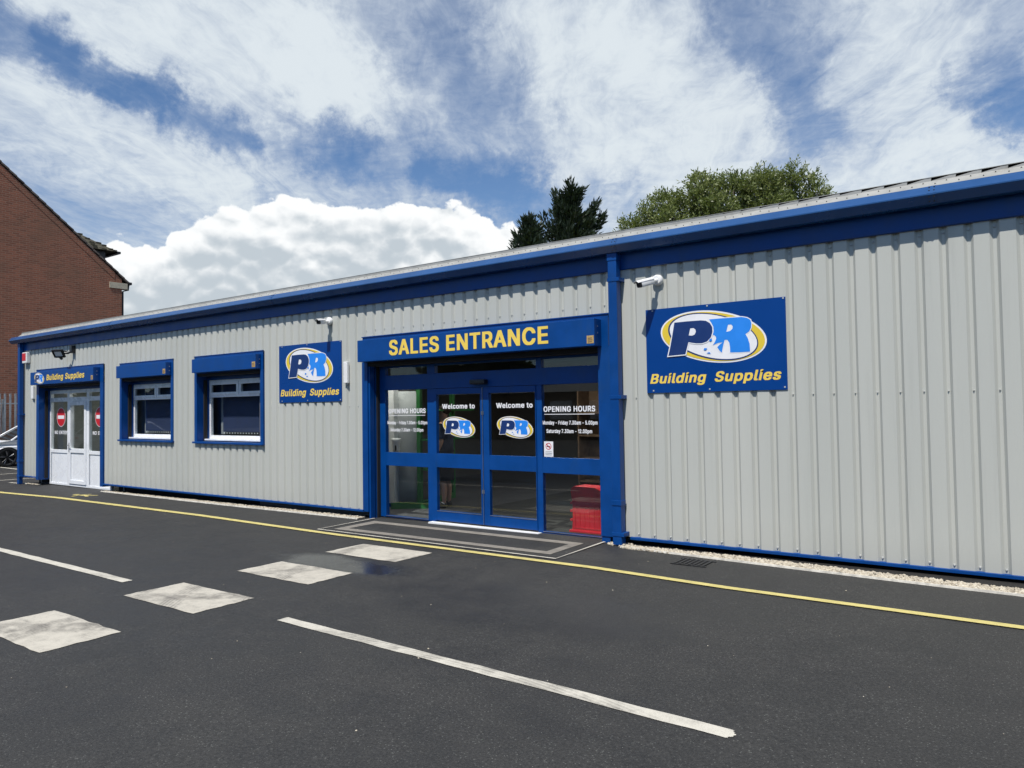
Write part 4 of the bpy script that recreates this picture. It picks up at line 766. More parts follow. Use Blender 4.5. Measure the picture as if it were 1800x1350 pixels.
def cctv(base, d, label, L=.22):
    t = empty('security_camera', label, 'security camera', 'white security cameras under the eaves')
    B = Vector(base); d = Vector(d).normalized(); m_ = MB(); m_.tube([B, B + Vector((0, -.012, 0)), B + Vector((0, -.045, 0)), B + Vector((0, -.052, 0))], [.062, .064, .060, .045], 'white_plastic', 24); m_.build('mount', t)
    k = B + Vector((0, -.055, -.005)); e = k + Vector((0, -.045, -.012)) + d * .02
    m_ = MB(); m_.tube([k + Vector((0, .02, 0)), k, e], [.026, .024, .018], 'white_plastic', 14); m_.build('arm', t)
    r = d.cross(Vector((0, 0, 1))).normalized(); u = r.cross(d); s0 = e; 
    def ring(c, w, h, n=20): return [c + r * (w * math.copysign(abs(math.cos(a)) ** .6, math.cos(a))) + u * (h * math.copysign(abs(math.sin(a)) ** .6, math.sin(a))) for a in (2 * math.pi * i / n for i in range(n))]
    m_ = MB(); st = [(0, .022, .022), (.012, .036, .036), (L * .45, .038, .038), (L - .02, .038, .038)]
    R2 = [ring(s0 + d * q[0], q[1], q[2]) for q in st]; n = 20
    m_.add([p for c in R2 for p in c], [(i * n + j, i * n + (j + 1) % n, (i + 1) * n + (j + 1) % n, (i + 1) * n + j) for i in range(len(st) - 1) for j in range(n)] + [tuple(range(n))], 'white_plastic', True); m_.build('housing', t)
    m_ = MB(); q = [s0 + d * (.01) + u * .040, s0 + d * (L + .035) + u * .040]
    vs = []
    for c in q:
        for a in range(-4, 5): vs.append(c + r * (.041 * math.sin(a * .35)) + u * (.006 - .010 * (1 - math.cos(a * .35)) * 3))
    m_.add(vs + [v + u * .004 for v in vs], [(i, i + 1, 10 + i, 9 + i) for i in range(8)] + [(18 + i, 27 + i, 28 + i, 19 + i) for i in range(8)] + [(9 + i, 10 + i, 28 + i, 27 + i) for i in range(8)], 'white_plastic'); m_.build('sunshield', t)
    m_ = MB(); c0 = ring(s0 + d * (L - .02), .036, .036); c1 = ring(s0 + d * (L + .004), .034, .034)
    m_.add(c0 + c1, [(j, (j + 1) % n, n + (j + 1) % n, n + j) for j in range(n)] + [tuple(range(n, 2 * n))], 'black_plastic'); m_.tube([s0 + d * (L + .004), s0 + d * (L + .009)], [.017, .015], 'car_glass', 14); m_.build('lens', t)
cctv((-3.53, -.036, 3.05), (-.42, -.84, -.25), 'white bullet security camera above the large blue sign, right of the downpipe')
cctv((-9.27, -.036, 3.04), (.14, -1, -.13), 'white bullet security camera above the blue sign left of the sales entrance', .15)

t = empty('alarm_box', 'white alarm box with red front at the far corner of the wall', 'alarm box')
m_ = MB(); m_.box(-20.97, -20.70, -.13, -.036, 2.90, 3.18, 'white_plastic', .02); m_.build('casing', t)
m_ = MB(); m_.box(-20.945, -20.745, -.136, -.131, 2.965, 3.155, 'red_vinyl'); m_.build('front_plate', t)
t = empty('floodlight', 'black floodlight on a folding arm above the white door', 'floodlight')
m_ = MB(); m_.box(-18.36, -18.24, -.12, -.036, 3.02, 3.20, 'black_plastic', .01); m_.build('bracket_box', t)
m_ = MB(); m_.tube([(-18.30, -.10, 3.06), (-18.34, -.15, 3.02), (-18.40, -.22, 3.02)], .026, 'black_plastic'); m_.tube([(-18.36, -.18, 3.06), (-18.50, -.25, 3.08)], .014, 'black_plastic'); m_.build('arm', t)
m_ = MB(); ctr = Vector((-18.50, -.29, 3.01)); dd = Vector((.40, -.70, -.55)).normalized(); rr = dd.cross(Vector((0, 0, 1))).normalized(); uu = rr.cross(dd)
def obox(mb, c, r, u, d, hw, hh, hd, m):
    vs = [c + r * (a * hw) + u * (b * hh) + d * (e * hd) for e in (-1, 1) for b in (-1, 1) for a in (-1, 1)]
    mb.add(vs, [(0, 2, 3, 1), (4, 5, 7, 6), (0, 1, 5, 4), (2, 6, 7, 3), (0, 4, 6, 2), (1, 3, 7, 5)], m)
for sx in (-1, 1): obox(m_, ctr + rr * .115 * sx, rr, uu, dd, .018, .10, .022, 'black_plastic')
for sx in (-1, 1): obox(m_, ctr + uu * .085 * sx, rr, uu, dd, .097, .018, .0215, 'black_plastic')
obox(m_, ctr - dd * .018, rr, uu, dd, .097, .067, .004, 'black_plastic'); m_.build('lamp_housing', t)
m_ = MB(); obox(m_, ctr + dd * .004, rr, uu, dd, .096, .066, .003, 'panel_white'); m_.build('lamp_glass', t)
m_ = MB(); m_.tube([ctr - uu * .10, ctr - uu * .16 - dd * .02], .03, 'black_plastic'); m_.build('sensor', t)
for (x0, x1, z0, z1, lab) in ((-8.91, -8.82, 2.02, 2.36, 'slim white casing fixed to the wall beside the sales entrance'), (-20.55, -20.42, 1.99, 2.31, 'slim white casing fixed to the wall beside the white door')):
    t = empty('wall_casing', lab, 'wall casing', 'slim white casings on the wall')
    m_ = MB(); m_.box(x0, x1, -.085, -.036, z0, z1, 'white_plastic', .008); m_.build('cover', t)
    m_ = MB(); m_.box(x0 + .02, x1 - .02, -.060, -.036, z0 - .025, z0 + .002, 'grey_plastic'); m_.build('cable_gland', t)

# ------------------------------------------------------------------ things inside the shop, seen through the glass
t = empty('display_panel', 'tall pale display panel standing inside the left entrance pane', 'panel')
m_ = MB(); m_.box(-9.26, -8.97, 1.08, 1.20, -.02, 2.0, 'panel_white', .004); m_.build('board', t)
m_ = MB(); m_.box(-9.28, -8.93, 1.06, 1.24, -.08, -.02, 'blue_paint'); m_.build('foot', t)
m_ = MB(); n = 14; vs = []
for zz, k in ((-.06, .80), (.25, .88), (.62, 1.0), (1.3, 1.02), (1.9, .95)):
    for i in range(n + 1):
        a = R_(-20 + 140 * i / n); vs.append((-8.99 + .37 * k * math.sin(a * .64), 1.30 - .10 * math.cos(a), zz))
m_.add(vs, [(r * (n + 1) + i, r * (n + 1) + i + 1, (r + 1) * (n + 1) + i + 1, (r + 1) * (n + 1) + i) for r in range(4) for i in range(n)], 'foam_grey', True)
o = m_.build('bowed_sheet'); tag(o, 'bowed pale grey sheet leaning beside the display panel behind the glass', 'sheet')
o.modifiers.new('thick', 'SOLIDIFY').thickness = .012
t = empty('dispenser', 'white dispenser head with dark oval opening behind the left entrance pane', 'dispenser')
m_ = MB(); st = [(.86, .058, .045), (.93, .060, .048), (1.00, .072, .058), (1.08, .088, .070), (1.11, .090, .072), (1.118, .07, .05)]; n = 20; vs = []
for z, a, b in st: vs += [(-8.83 + a * math.cos(q), 1.0 + b * math.sin(q), z - .015) for q in (2 * math.pi * i / n for i in range(n))]
m_.add(vs, [(r * n + i, r * n + (i + 1) % n, (r + 1) * n + (i + 1) % n, (r + 1) * n + i) for r in range(len(st) - 1) for i in range(n)] + [tuple(range(n)), tuple(range((len(st) - 1) * n, len(st) * n))], 'white_plastic', True); m_.build('head', t)
m_ = MB(); face_y(m_, [ellipse(-8.79, .94, .022, .05)], .938, 'black_plastic'); m_.build('opening', t)
m_ = MB(); m_.box(-8.97, -8.83, 1.03, 1.09, .90, 1.05, 'white_plastic'); m_.build('bracket', t)
t = empty('green_rack', 'green metal display rack standing inside the left entrance pane', 'rack')
for x, y in ((-8.50, 1.22), (-8.95, 2.6)):
    m_ = MB(); m_.box(x - .04, x + .04, y - .03, y + .03, -.08, 1.95, 'green_rack'); m_.build('post', t)
m_ = MB(); m_.prism([(-8.88, .90), (-8.82, .86), (-8.25, 1.30), (-8.31, 1.36)], 'z', -.08, .02, 'green_rack'); m_.prism([(-8.54, 1.2), (-8.46, 1.2), (-8.9, 2.6), (-8.98, 2.6)], 'z', -.08, .02, 'green_rack'); m_.build('base_bar', t)
for z in (.55, 1.05, 1.55):
    m_ = MB(); m_.prism([(-8.54, 1.2), (-8.10, 1.34), (-8.5, 2.7), (-8.98, 2.6)], 'z', z, z + .025, 'green_rack'); m_.build('shelf', t)
t = empty('plastic_tub', 'red ribbed plastic tub standing on end behind the right entrance pane', 'tub')
m_ = MB()
prof = [(-5.15, -.07), (-4.69, -.07), (-4.685, .38), (-4.70, .44), (-4.745, .50), (-4.80, .53), (-5.12, .535), (-5.155, .51), (-5.165, .47), (-5.14, .30), (-5.14, .12)]
m_.prism(prof, 'y', .62, .92, 'red_tub'); m_.build('body', t)
m_ = MB()
for i in range(6): m_.box(-5.11 + .072 * i, -5.11 + .072 * i + .014, .612, .62, .0, .31, 'red_tub', .002)
m_.box(-5.12, -4.72, .612, .62, .31, .32, 'red_tub', .002); m_.box(-5.12, -4.72, .612, .62, -.012, .004, 'red_tub', .002)
for q in (.08, .2, .3): m_.box(-5.165, -5.14, .60, .9, q, q + .03, 'red_tub'); m_.box(-4.69, -4.668, .60, .9, q, q + .03, 'red_tub')
m_.build('rib', t)
m_ = MB(); m_.box(-5.18, -4.66, .585, .95, -.078, -.035, 'red_tub', .008); m_.build('base_rim', t)
for q in t.children: q.location += Vector((.10, -.17, 0))
for i, (x, y, col) in enumerate(((-7.4, 4.6, 'timber'), (-5.9, 5.2, 'shed_grey'))):
    t = empty('shop_shelf', ('brown shelf unit at the back of the dim shop', 'grey shelf unit at the back of the dim shop')[i], 'shelf', 'shelf units inside the shop')
    m_ = MB(); m_.box(x, x + 1.2, y + .42, y + .45, -.08, 1.9, col); m_.box(x, x + .03, y, y + .42, -.08, 1.9, col); m_.box(x + 1.17, x + 1.2, y, y + .42, -.08, 1.9, col); m_.build('frame', t)
    for z in (.1, .55, 1.0, 1.45): m_ = MB(); m_.box(x + .03, x + 1.17, y, y + .42, z, z + .03, col); m_.build('shelf', t)

# person standing inside behind the left sliding leaf
def skin(name, verts, edges, radii, m, parent=None, sub=2):
    me = bpy.data.meshes.new(name); me.from_pydata(verts, edges, []); me.materials.append(MATS[m]); o = bpy.data.objects.new(name, me); COL.objects.link(o)
    o.modifiers.new('s', 'SKIN'); lay = me.skin_vertices[0]
    for v, r in zip(lay.data, radii): v.radius = (r, r) if not isinstance(r, tuple) else r
    lay.data[0].use_root = True
    o.modifiers.new('u', 'SUBSURF').levels = sub; o.modifiers['u'].render_levels = sub
    for p in me.polygons: p.use_smooth = True
    o.modifiers['s'].use_smooth_shade = True
    if parent: o.parent = parent
    return o
PX, PY, PZ, FA = -8.18, 1.50, -.08, R_(200)              # faces left and slightly towards the glass
def P_(f, s, z): return (PX + f * math.cos(FA) - s * math.sin(FA), PY + f * math.sin(FA) + s * math.cos(FA), PZ + z)
per = empty('person', 'person in dark knee length shorts standing inside behind the left sliding door', 'person')
V, E_, Rd = [], [], []
def vtx(p, r, par=None):
    V.append(p); Rd.append(r); i = len(V) - 1
    if par is not None: E_.append((par, i))
    return i
pel = vtx(P_(0, 0, .92), (.15, .11)); wa = vtx(P_(0, 0, 1.08), (.135, .10), pel); ch = vtx(P_(.01, 0, 1.28), (.155, .11), wa); sh = vtx(P_(0, 0, 1.40), (.10, .08), ch); nk = vtx(P_(.01, 0, 1.49), .055, sh)
hd0 = vtx(P_(.03, 0, 1.57), (.075, .085), nk); hd1 = vtx(P_(.03, 0, 1.66), (.078, .092), hd0); vtx(P_(.02, 0, 1.715), .055, hd1)
for sgn in (-1, 1):
    hp = vtx(P_(0, sgn * .10, .86), .095, pel); kn = vtx(P_(.02, sgn * .11, .48), .058, hp); cf = vtx(P_(-.025, sgn * .11, .34), .055, kn); an = vtx(P_(-.02, sgn * .115, .10), .036, cf); hl = vtx(P_(-.02, sgn * .115, .045), .036, an); vtx(P_(.15, sgn * .13, .03), .03, hl)
    s0 = vtx(P_(0, sgn * .17, 1.39), .056, sh); el_ = vtx(P_(-.03, sgn * .24, 1.12), .041, s0); wr = vtx(P_(.07, sgn * .25, .88), .027, el_); pm = vtx(P_(.10, sgn * .25, .81), (.040, .018), wr)
    for j, (ff, ln) in enumerate(((-.028, .070), (-.010, .080), (.010, .076), (.028, .060))):
        a = vtx(P_(.115 + ff, sgn * .25, .765), .010, pm); b = vtx(P_(.12 + ff, sgn * (.245), .765 - ln * .5), .009, a); vtx(P_(.112 + ff, sgn * .236, .765 - ln), .0075, b)
    th = vtx(P_(.145, sgn * .235, .80), .011, pm); vtx(P_(.158, sgn * .23, .755), .009, th)
skin('body', V, E_, Rd, 'skin', per)
def shell(name, rings, m, n=18):
    q = MB(); vs = []
    for (f, s, z, a, b) in rings: vs += [P_(f + a * math.cos(k), s + b * math.sin(k), z) for k in (2 * math.pi * i / n for i in range(n))]
    q.add(vs, [(r * n + i, r * n + (i + 1) % n, (r + 1) * n + (i + 1) % n, (r + 1) * n + i) for r in range(len(rings) - 1) for i in range(n)], m, True); o = q.build(name, per); o.modifiers.new('t', 'SOLIDIFY').thickness = .006; return o
q = shell('shorts', [(0, 0, 1.03, .135, .175), (0, 0, .88, .150, .20), (0, 0, .70, .150, .215), (.0, 0, .46, .140, .215)], 'cloth_dark')
shell('top', [(0, 0, .94, .155, .195), (0, 0, 1.1, .14, .175), (.01, 0, 1.28, .15, .195), (0, 0, 1.40, .115, .185), (0, 0, 1.455, .075, .085)], 'cloth_top')
for sgn in (-1, 1):
    q = MB(); q.tube([P_(0, sgn * .165, 1.40), P_(-.015, sgn * .205, 1.26), P_(-.025, sgn * .225, 1.16)], [.075, .068, .062], 'cloth_top', 14, False); q.build('sleeve', per)
    q = MB(); vs = []; st = [(-.065, .030, .035), (-.05, .043, .075), (.02, .045, .07), (.10, .048, .055), (.17, .042, .04), (.205, .02, .025)]; n = 12
    for f, w, h in st: vs += [P_(f, sgn * (.115 + f * .08) + w * math.cos(k), .032 + (h * max(-.4, math.sin(k)))) for k in (2 * math.pi * i / n for i in range(n))]
    q.add(vs, [(r * n + i, r * n + (i + 1) % n, (r + 1) * n + (i + 1) % n, (r + 1) * n + i) for r in range(len(st) - 1) for i in range(n)] + [tuple(range(n)), tuple(range((len(st) - 1) * n, len(st) * n))], 'shoe', True)
    q.tube([P_(-.055, sgn * .115, .05), P_(-.02, sgn * .16, .09), P_(.03, sgn * .12, .10)], .007, 'white_plastic', 6); q.build('shoe', per)
b = bmesh.new(); bmesh.ops.create_uvsphere(b, u_segments=20, v_segments=12, radius=1.0)
for v_ in b.verts: v_.co = Vector(P_(.005 + v_.co.x * .098 - (.03 if v_.co.z < .1 else 0), v_.co.y * .085, 1.655 + v_.co.z * .085))
q = MB(); q.bm(b, 'hair', True); q.build('hair', per)
q = MB()
for sgn in (-1, 1): q.tube([P_(.108, sgn * .032, 1.635), P_(.120, sgn * .032, 1.635)], .009, 'black_plastic', 8); q.tube([P_(.02, sgn * .083, 1.61), P_(.02, sgn * .093, 1.61)], [.024, .016], 'skin', 10)
q.tube([P_(.108, 0, 1.63), P_(.135, 0, 1.595), P_(.112, 0, 1.588)], [.008, .013, .010], 'skin', 8); q.tube([P_(.108, -.022, 1.56), P_(.115, 0, 1.558), P_(.108, .022, 1.56)], .005, 'red_vinyl', 6); q.build('face', per)

# ------------------------------------------------------------------ brick house beyond the far end
hs = empty('brick_house', 'brown brick gabled house with mossy dormer beyond the far end of the building', 'house')
HX, ye, ze, sl = -33.0, 8.55, 7.46, .832; yr = 2.2; zr = ze + (ye - yr) * sl; yl = 2 * yr - ye
m_ = MB(); wl = [(yl + .35, -.4), (8.26, -.4), (8.26, ze + .1), (yr, zr - .18), (yl + .35, ze + .1)]
m_.prism(wl, 'x', HX - 9, HX, 'brick'); m_.build('wall', hs)
m_ = MB()
for sg in (1, -1):
    y_ = lambda q: yr + sg * q
    L = ye - yr + .05
    P = [(y_(0), zr), (y_(L), zr - L * sl), (y_(L), zr - L * sl - .07), (y_(0), zr - .09)]
    m_.prism(P, 'x', HX - 9.1, HX - .06, 'roof_tile')
m_.build('roof', hs)
m_ = MB()
for sg in (1, -1):
    N = 24; L = ye - yr + .06
    for i in range(N):
        a, b_ = L * i / N, L * (i + 1) / N
        P = [(yr + sg * a, zr - a * sl + .012), (yr + sg * (b_ + .03), zr - (b_ + .03) * sl + .042), (yr + sg * (b_ + .03), zr - (b_ + .03) * sl - .03), (yr + sg * a, zr - a * sl - .07)]
        m_.prism(P, 'x', HX - .10, HX + .045, 'verge_tile' if i % 7 else 'roof_tile')
m_.build('verge', hs)
m_ = MB()
for sg in (1, -1):
    L = ye - yr - .6
    m_.prism([(yr + sg * .0, zr - .12), (yr + sg * L, zr - .12 - L * sl), (yr + sg * L, zr - .42 - L * sl), (yr, zr - .42)], 'x', HX - .01, HX + .012, 'brick')
m_.build('brick_band', hs)
m_ = MB(); m_.box(HX - .3, HX + .03, 7.72, 8.50, ze - .32, ze - .06, 'cream_stone'); m_.build('eaves_box', hs)
m_ = MB(); m_.box(HX - 9, HX + .06, 8.54, 8.68, ze - .10, ze + .01, 'black_plastic'); m_.tube([(HX - .1, 8.6, ze - .09), (HX - .1, 8.58, ze - .32), (HX - .1, 8.34, ze - .42), (HX - .1, 8.34, -.3)], .045, 'black_plastic'); m_.build('gutter', hs)
m_ = MB(); d0, d1, dyf, dz = -34.3, -36.6, 8.15, 9.02
m_.box(d1, d0, 6.0, dyf, 7.4, dz, 'black_plastic'); o = m_.build('dormer', hs)
m_ = MB(); e = .28; zc = dz + 1.02; xm = (d0 + d1) / 2
vs = [(d0 + e, dyf + .42, dz - .02), (d1 - e, dyf + .42, dz - .02), (d1 - e, 6.2, dz - .02), (d0 + e, 6.2, dz - .02), (xm, 7.0, zc), (xm, 6.0, zc)]
m_.add(vs, [(0, 1, 4), (1, 2, 5, 4), (3, 0, 4, 5), (0, 3, 2, 1)], 'mossy_tile')
rr_ = random.Random(2)
for i in range(60):
    f = rr_.random(); g2 = rr_.random(); p0 = Vector(vs[0]).lerp(Vector(vs[3]), f); p1 = Vector(vs[4]).lerp(Vector(vs[5]), f); p = p0.lerp(p1, g2)
    m_.box(p.x - .03, p.x + .05, p.y - .10, p.y + .10, p.z - .03, p.z + .04, 'mossy_tile')
m_.build('roof', o)
m_ = MB(); m_.box(d1 - e, d0 + e, dyf + .40, dyf + .56, dz - .10, dz + .0, 'black_plastic'); m_.build('gutter', o)

# palisade fence in front of the house
fn = empty('palisade_fence', 'grey metal palisade fence between the parked white car and brick house', 'fence')
FX = -32.0; zf = G(FX); i = 0; y = 0.4
def rail(z):
    m_ = MB(); m_.box(FX - .05, FX - .005, .2, 9.2, z - .022, z + .022, 'zinc'); m_.build('rail', fn)
rail(zf + .55); rail(zf + 2.28)
proto = None
while y < 9.2:
    if proto is None:
        m_ = MB(); w = .036; hgt = 2.62
        prof = [(-w, 0), (-w, hgt - .12), (-w * 1.1, hgt), (-w * .3, hgt - .07), (0, hgt + .03), (w * .3, hgt - .07), (w * 1.1, hgt), (w, hgt - .12), (w, 0)]
        lo = [(.0 if abs(p[0]) < w * .5 else .012) for p in prof]
        vs = [(FX + .016 - l, p[0], zf + .06 + p[1]) for p, l in zip(prof, lo)] + [(FX + .010 - l, p[0], zf + .06 + p[1]) for p, l in zip(prof, lo)]; n = len(prof)
        tri = tessellate_polygon([[Vector((p[0], p[1], 0)) for p in prof]])
        m_.add(vs, [tuple(q) for q in tri] + [tuple(k + n for k in q) for q in tri] + [(k, (k + 1) % n, n + (k + 1) % n, n + k) for k in range(n)], 'zinc')
        proto = m_.build('pale', fn); proto.location.y = y
    else:
        c = proto.copy(); COL.objects.link(c); c.location.y = y
    y += .176
for y in (.6, 3.35, 6.1, 8.85): m_ = MB(); m_.box(FX - .12, FX - .05, y - .03, y + .03, zf, zf + 2.45, 'zinc'); m_.build('post', fn)

# ------------------------------------------------------------------ cars
def make_car(label, paint, group):
    t = empty('parked_car', label, 'car', group)
    L, WH, Hb = 4.30, .90, .0
    fx, rx, wr = .86, 3.56, .335
    def arch(cx, n=10): return [(cx + .40 * math.cos(a), .30 + .40 * math.sin(a)) for a in (math.pi - math.pi * i / n for i in range(n + 1))]
    top_ = [(4.24, .42), (4.27, .70), (4.20, .90), (4.05, 1.00), (3.4, .985), (2.2, .95), (1.30, .935), (1.05, .93), (.60, .87), (.25, .76), (.05, .62), (.0, .45), (.05, .24)]
    prof = [(.10, .20)] + [(p[0], max(.2, p[1])) for p in arch(fx)] + [(p[0], max(.2, p[1])) for p in arch(rx)] + [(4.18, .24)] + top_
    def yw(s, z):
        k = 1 - .34 * max(0, (.55 - s) / .55) ** 2 - .25 * max(0, (s - 3.75) / .55) ** 2
        return WH * k * (1 - .10 * max(0, z - .62) - .10 * max(0, .40 - z))
    m_ = MB(); n = len(prof); vs = [(yw(s, z), s, z) for s, z in prof] + [(-yw(s, z), s, z) for s, z in prof]
    tri = tessellate_polygon([[Vector((p[0], p[1], 0)) for p in prof]])
    m_.add(vs, [tuple(q) for q in tri] + [tuple(k + n for k in q)[::-1] for q in tri] + [(k, (k + 1) % n, n + (k + 1) % n, n + k) for k in range(n)], paint); m_.build('body', t)
    m_ = MB(); m_.box(-.72, .72, .2, 4.1, .22, .60, 'black_plastic'); m_.build('underbody', t)
    gl = [(1.00, .93), (1.75, 1.40), (2.3, 1.50), (3.1, 1.48), (3.75, 1.30), (4.12, 1.00)]
    def gw(z): return .80 - .30 * (z - .93)
    m_ = MB(); n = len(gl); vs = [(gw(z), s, z) for s, z in gl] + [(-gw(z), s, z) for s, z in gl]
    m_.add(vs, [tuple(range(n)), tuple(range(2 * n - 1, n - 1, -1))] + [(k, k + 1, n + k + 1, n + k) for k in range(n - 1)], 'car_glass'); m_.build('window', t)
    m_ = MB(); rf = [(1.70, 1.385), (1.78, 1.425), (2.3, 1.525), (3.1, 1.505), (3.8, 1.31), (3.72, 1.285)]
    vs = [(gw(z) + .012, s, z) for s, z in rf] + [(-gw(z) - .012, s, z) for s, z in rf]; n = len(rf)
    m_.add(vs, [(k, k + 1, n + k + 1, n + k) for k in range(n - 1)], paint); m_.build('roof', t)
    for sg in (-1, 1):
        m_ = MB(); pts = [(1.0, .93), (1.4, 1.19), (1.75, 1.41), (2.3, 1.51), (3.1, 1.49), (3.75, 1.30), (4.12, 1.0)]; m_.tube([(sg * (gw(z) + .004), s, z) for s, z in pts], .030, paint, 8); m_.tube([(sg * (gw(.95)), 2.55, .95), (sg * gw(1.48), 2.6, 1.48)], .022, 'black_plastic', 6); m_.build('pillar', t)
        m_ = MB(); m_.box(min(sg * .84, sg * 1.0), max(sg * .84, sg * 1.0), 1.38, 1.46, .98, 1.09, paint, .02); m_.build('mirror', t)
        m_ = MB(); m_.prism([(.10, .66), (.42, .76), (.50, .74), (.12, .58)], 'x', sg * .60, sg * .80, 'panel_white'); m_.build('headlight', t)
        m_ = MB(); m_.prism([(4.0, .80), (4.26, .80), (4.25, .88), (4.0, .90)], 'x', sg * .56, sg * .80, 'lamp_red'); m_.build('tail_light', t)
        for s in (2.35, 3.3): m_ = MB(); m_.box(min(sg * .875, sg * .90), max(sg * .875, sg * .90), s, s + .18, .80, .83, paint, .006); m_.build('door_handle', t)
        for s in (fx, rx):
            w = empty('wheel', None, None); w.parent = t
            m_ = MB(); n = 28; st = [(.70, .20), (.70, .30), (.715, wr - .008), (.74, wr), (.86, wr), (.885, wr - .008), (.895, .30), (.895, .235), (.87, .22)]; vs = []
            for x_, r_ in st: vs += [(sg * x_, s + r_ * math.cos(a), wr + r_ * math.sin(a)) for a in (2 * math.pi * k / n for k in range(n))]
            m_.add(vs, [(r * n + k, r * n + (k + 1) % n, (r + 1) * n + (k + 1) % n, (r + 1) * n + k) for r in range(len(st) - 1) for k in range(n)], 'tyre', True); m_.build('tyre', w)
            m_ = MB(); m_.tube([(sg * .80, s, wr), (sg * .82, s, wr)], .225, 'black_plastic', 28)
            for k in range(5):
                a = 2 * math.pi * k / 5 + .35
                for da, mm, wd in ((-.16, 'black_plastic', .018), (.16, 'alloy', .016)):
                    p0 = Vector((sg * .875, s + .05 * math.cos(a), wr + .05 * math.sin(a))); p1 = Vector((sg * .882, s + .225 * math.cos(a + da), wr + .225 * math.sin(a + da)))
                    m_.tube([p0, p1], [wd, wd * 1.3], mm, 6)
            m_.tube([(sg * .84, s, wr), (sg * .885, s, wr)], .055, 'black_plastic', 14); m_.build('rim', w)
    return t
CARS = []
c = make_car('white parked car with black alloy wheels at the far left edge', 'car_white', None); CARS.append((c, (-30.32, 1.72, G(-30)), 0))
c = make_car('silver parked car on the far side of the yard facing the office window', 'car_silver', None); CARS.append((c, (-27.5, -7.2, G(-27)), R_(70)))

# ------------------------------------------------------------------ trees behind the building
def leaf(mb, p, d, ln, w, m, rnd):
    d = d.normalized(); s = d.cross(Vector((rnd.uniform(-1, 1), rnd.uniform(-1, 1), rnd.uniform(-1, 1)))).normalized() * w
    e = p + d * ln; q = p + d * ln * .5
    mb.add([p, q + s, e, q - s], [(0, 1, 2, 3)], m)
def conifer(base, top, rad, label, seed, extra=(), low=4.0, ntop=.02):
    rnd = random.Random(seed); t = empty('conifer_tree', label, 'conifer tree', 'dark conifers behind the roof')
    B, T = Vector(base), Vector(top); ax = T - B
    m_ = MB(); m_.tube([B, B.lerp(T, .5), B.lerp(T, .97)], [.24, .14, .02], 'bark'); 
    cr = MB(); cr.flat = True
    def spray(p0, d, ln, dens=1.0):
        pts = []; k = max(4, int(ln / .14)); p = p0.copy(); dd = d.normalized()
        for j in range(k):
            dd = (dd + Vector((rnd.uniform(-.10, .12), rnd.uniform(-.1, .1), rnd.uniform(.0, .10)))).normalized(); p = p + dd * (ln / k); pts.append((p.copy(), dd.copy(), j / k))
        m_.tube([p0] + [q[0] for q in pts[::2]], [max(.006, .028 * (1 - i / (len(pts) / 2 + 1.5))) for i in range(len(pts[::2]) + 1)], 'bark', 5, False)
        for q, dq, f in pts:
            for _ in range(int(15 * dens)):
                off = Vector((rnd.gauss(0, 1), rnd.gauss(0, 1), rnd.gauss(-.2, .8))) * (.065 + .085 * (1 - f) * min(1, ln))
                ld = dq * 1.0 + off.normalized() * rnd.uniform(.3, .9) + Vector((.15, 0, .18))
                leaf(cr, q + off, ld, rnd.uniform(.18, .36), rnd.uniform(.026, .050), 'leaf_conifer', rnd)
    H = ax.length; z = low
    while z < H * .985:
        f = (z - low) / (H - low); r = rad * (1 - f) ** .72 + .12
        for _ in range(int(2 + 5 * (1 - f))):
            a = rnd.random() * 6.283; up_ = .35 + .5 * f + rnd.uniform(-.1, .2)
            spray(B + ax * (z / H), Vector((math.cos(a), math.sin(a), up_)), r * rnd.choice((.55, .7, .8, .9, 1.0, 1.3)) * rnd.uniform(.9, 1.1))
        z += .21
    for k in range(5): spray(B + ax * (.95 - .02 * k), Vector((rnd.uniform(-.25, .35), rnd.uniform(-.3, .3), 1)), .55, 1.2)
    for p0, p1 in extra: spray(Vector(p0), Vector(p1) - Vector(p0), (Vector(p1) - Vector(p0)).length, 1.8)
    m_.build('trunk', t); cr.build('crown', t); return t
rt2 = Vector((0.8117, 0.5838, 0)).normalized()
cb_ = Vector((-17.9, 22.0, -.1)); ct = Vector((-17.72, 22.05, 12.05))
mid_ = lambda s, z: tuple(cb_ + rt2 * s + Vector((0, 0, z)))
conifer(tuple(cb_), tuple(ct), 3.5, 'dark wind-blown conifer with ragged tip behind the roof', 11,
        [(mid_(.1, 9.3), mid_(1.75, 10.75)), (mid_(.2, 8.9), mid_(1.95, 10.45)), (mid_(.1, 9.8), mid_(1.0, 11.0)), (mid_(-.1, 9.6), mid_(-1.15, 10.85)), (mid_(-.1, 10.2), mid_(-.75, 11.35)), (mid_(.0, 11.0), mid_(.45, 12.05)), (mid_(0, 10.9), mid_(-.35, 11.75))])
conifer((-19.45, 20.9, -.1), (-19.5, 20.85, 10.75), 1.75, 'smaller dark conifer with thin pointed tip left of the larger one', 12, [((-19.45, 20.9, 8.9), (-20.15, 20.4, 9.75))])

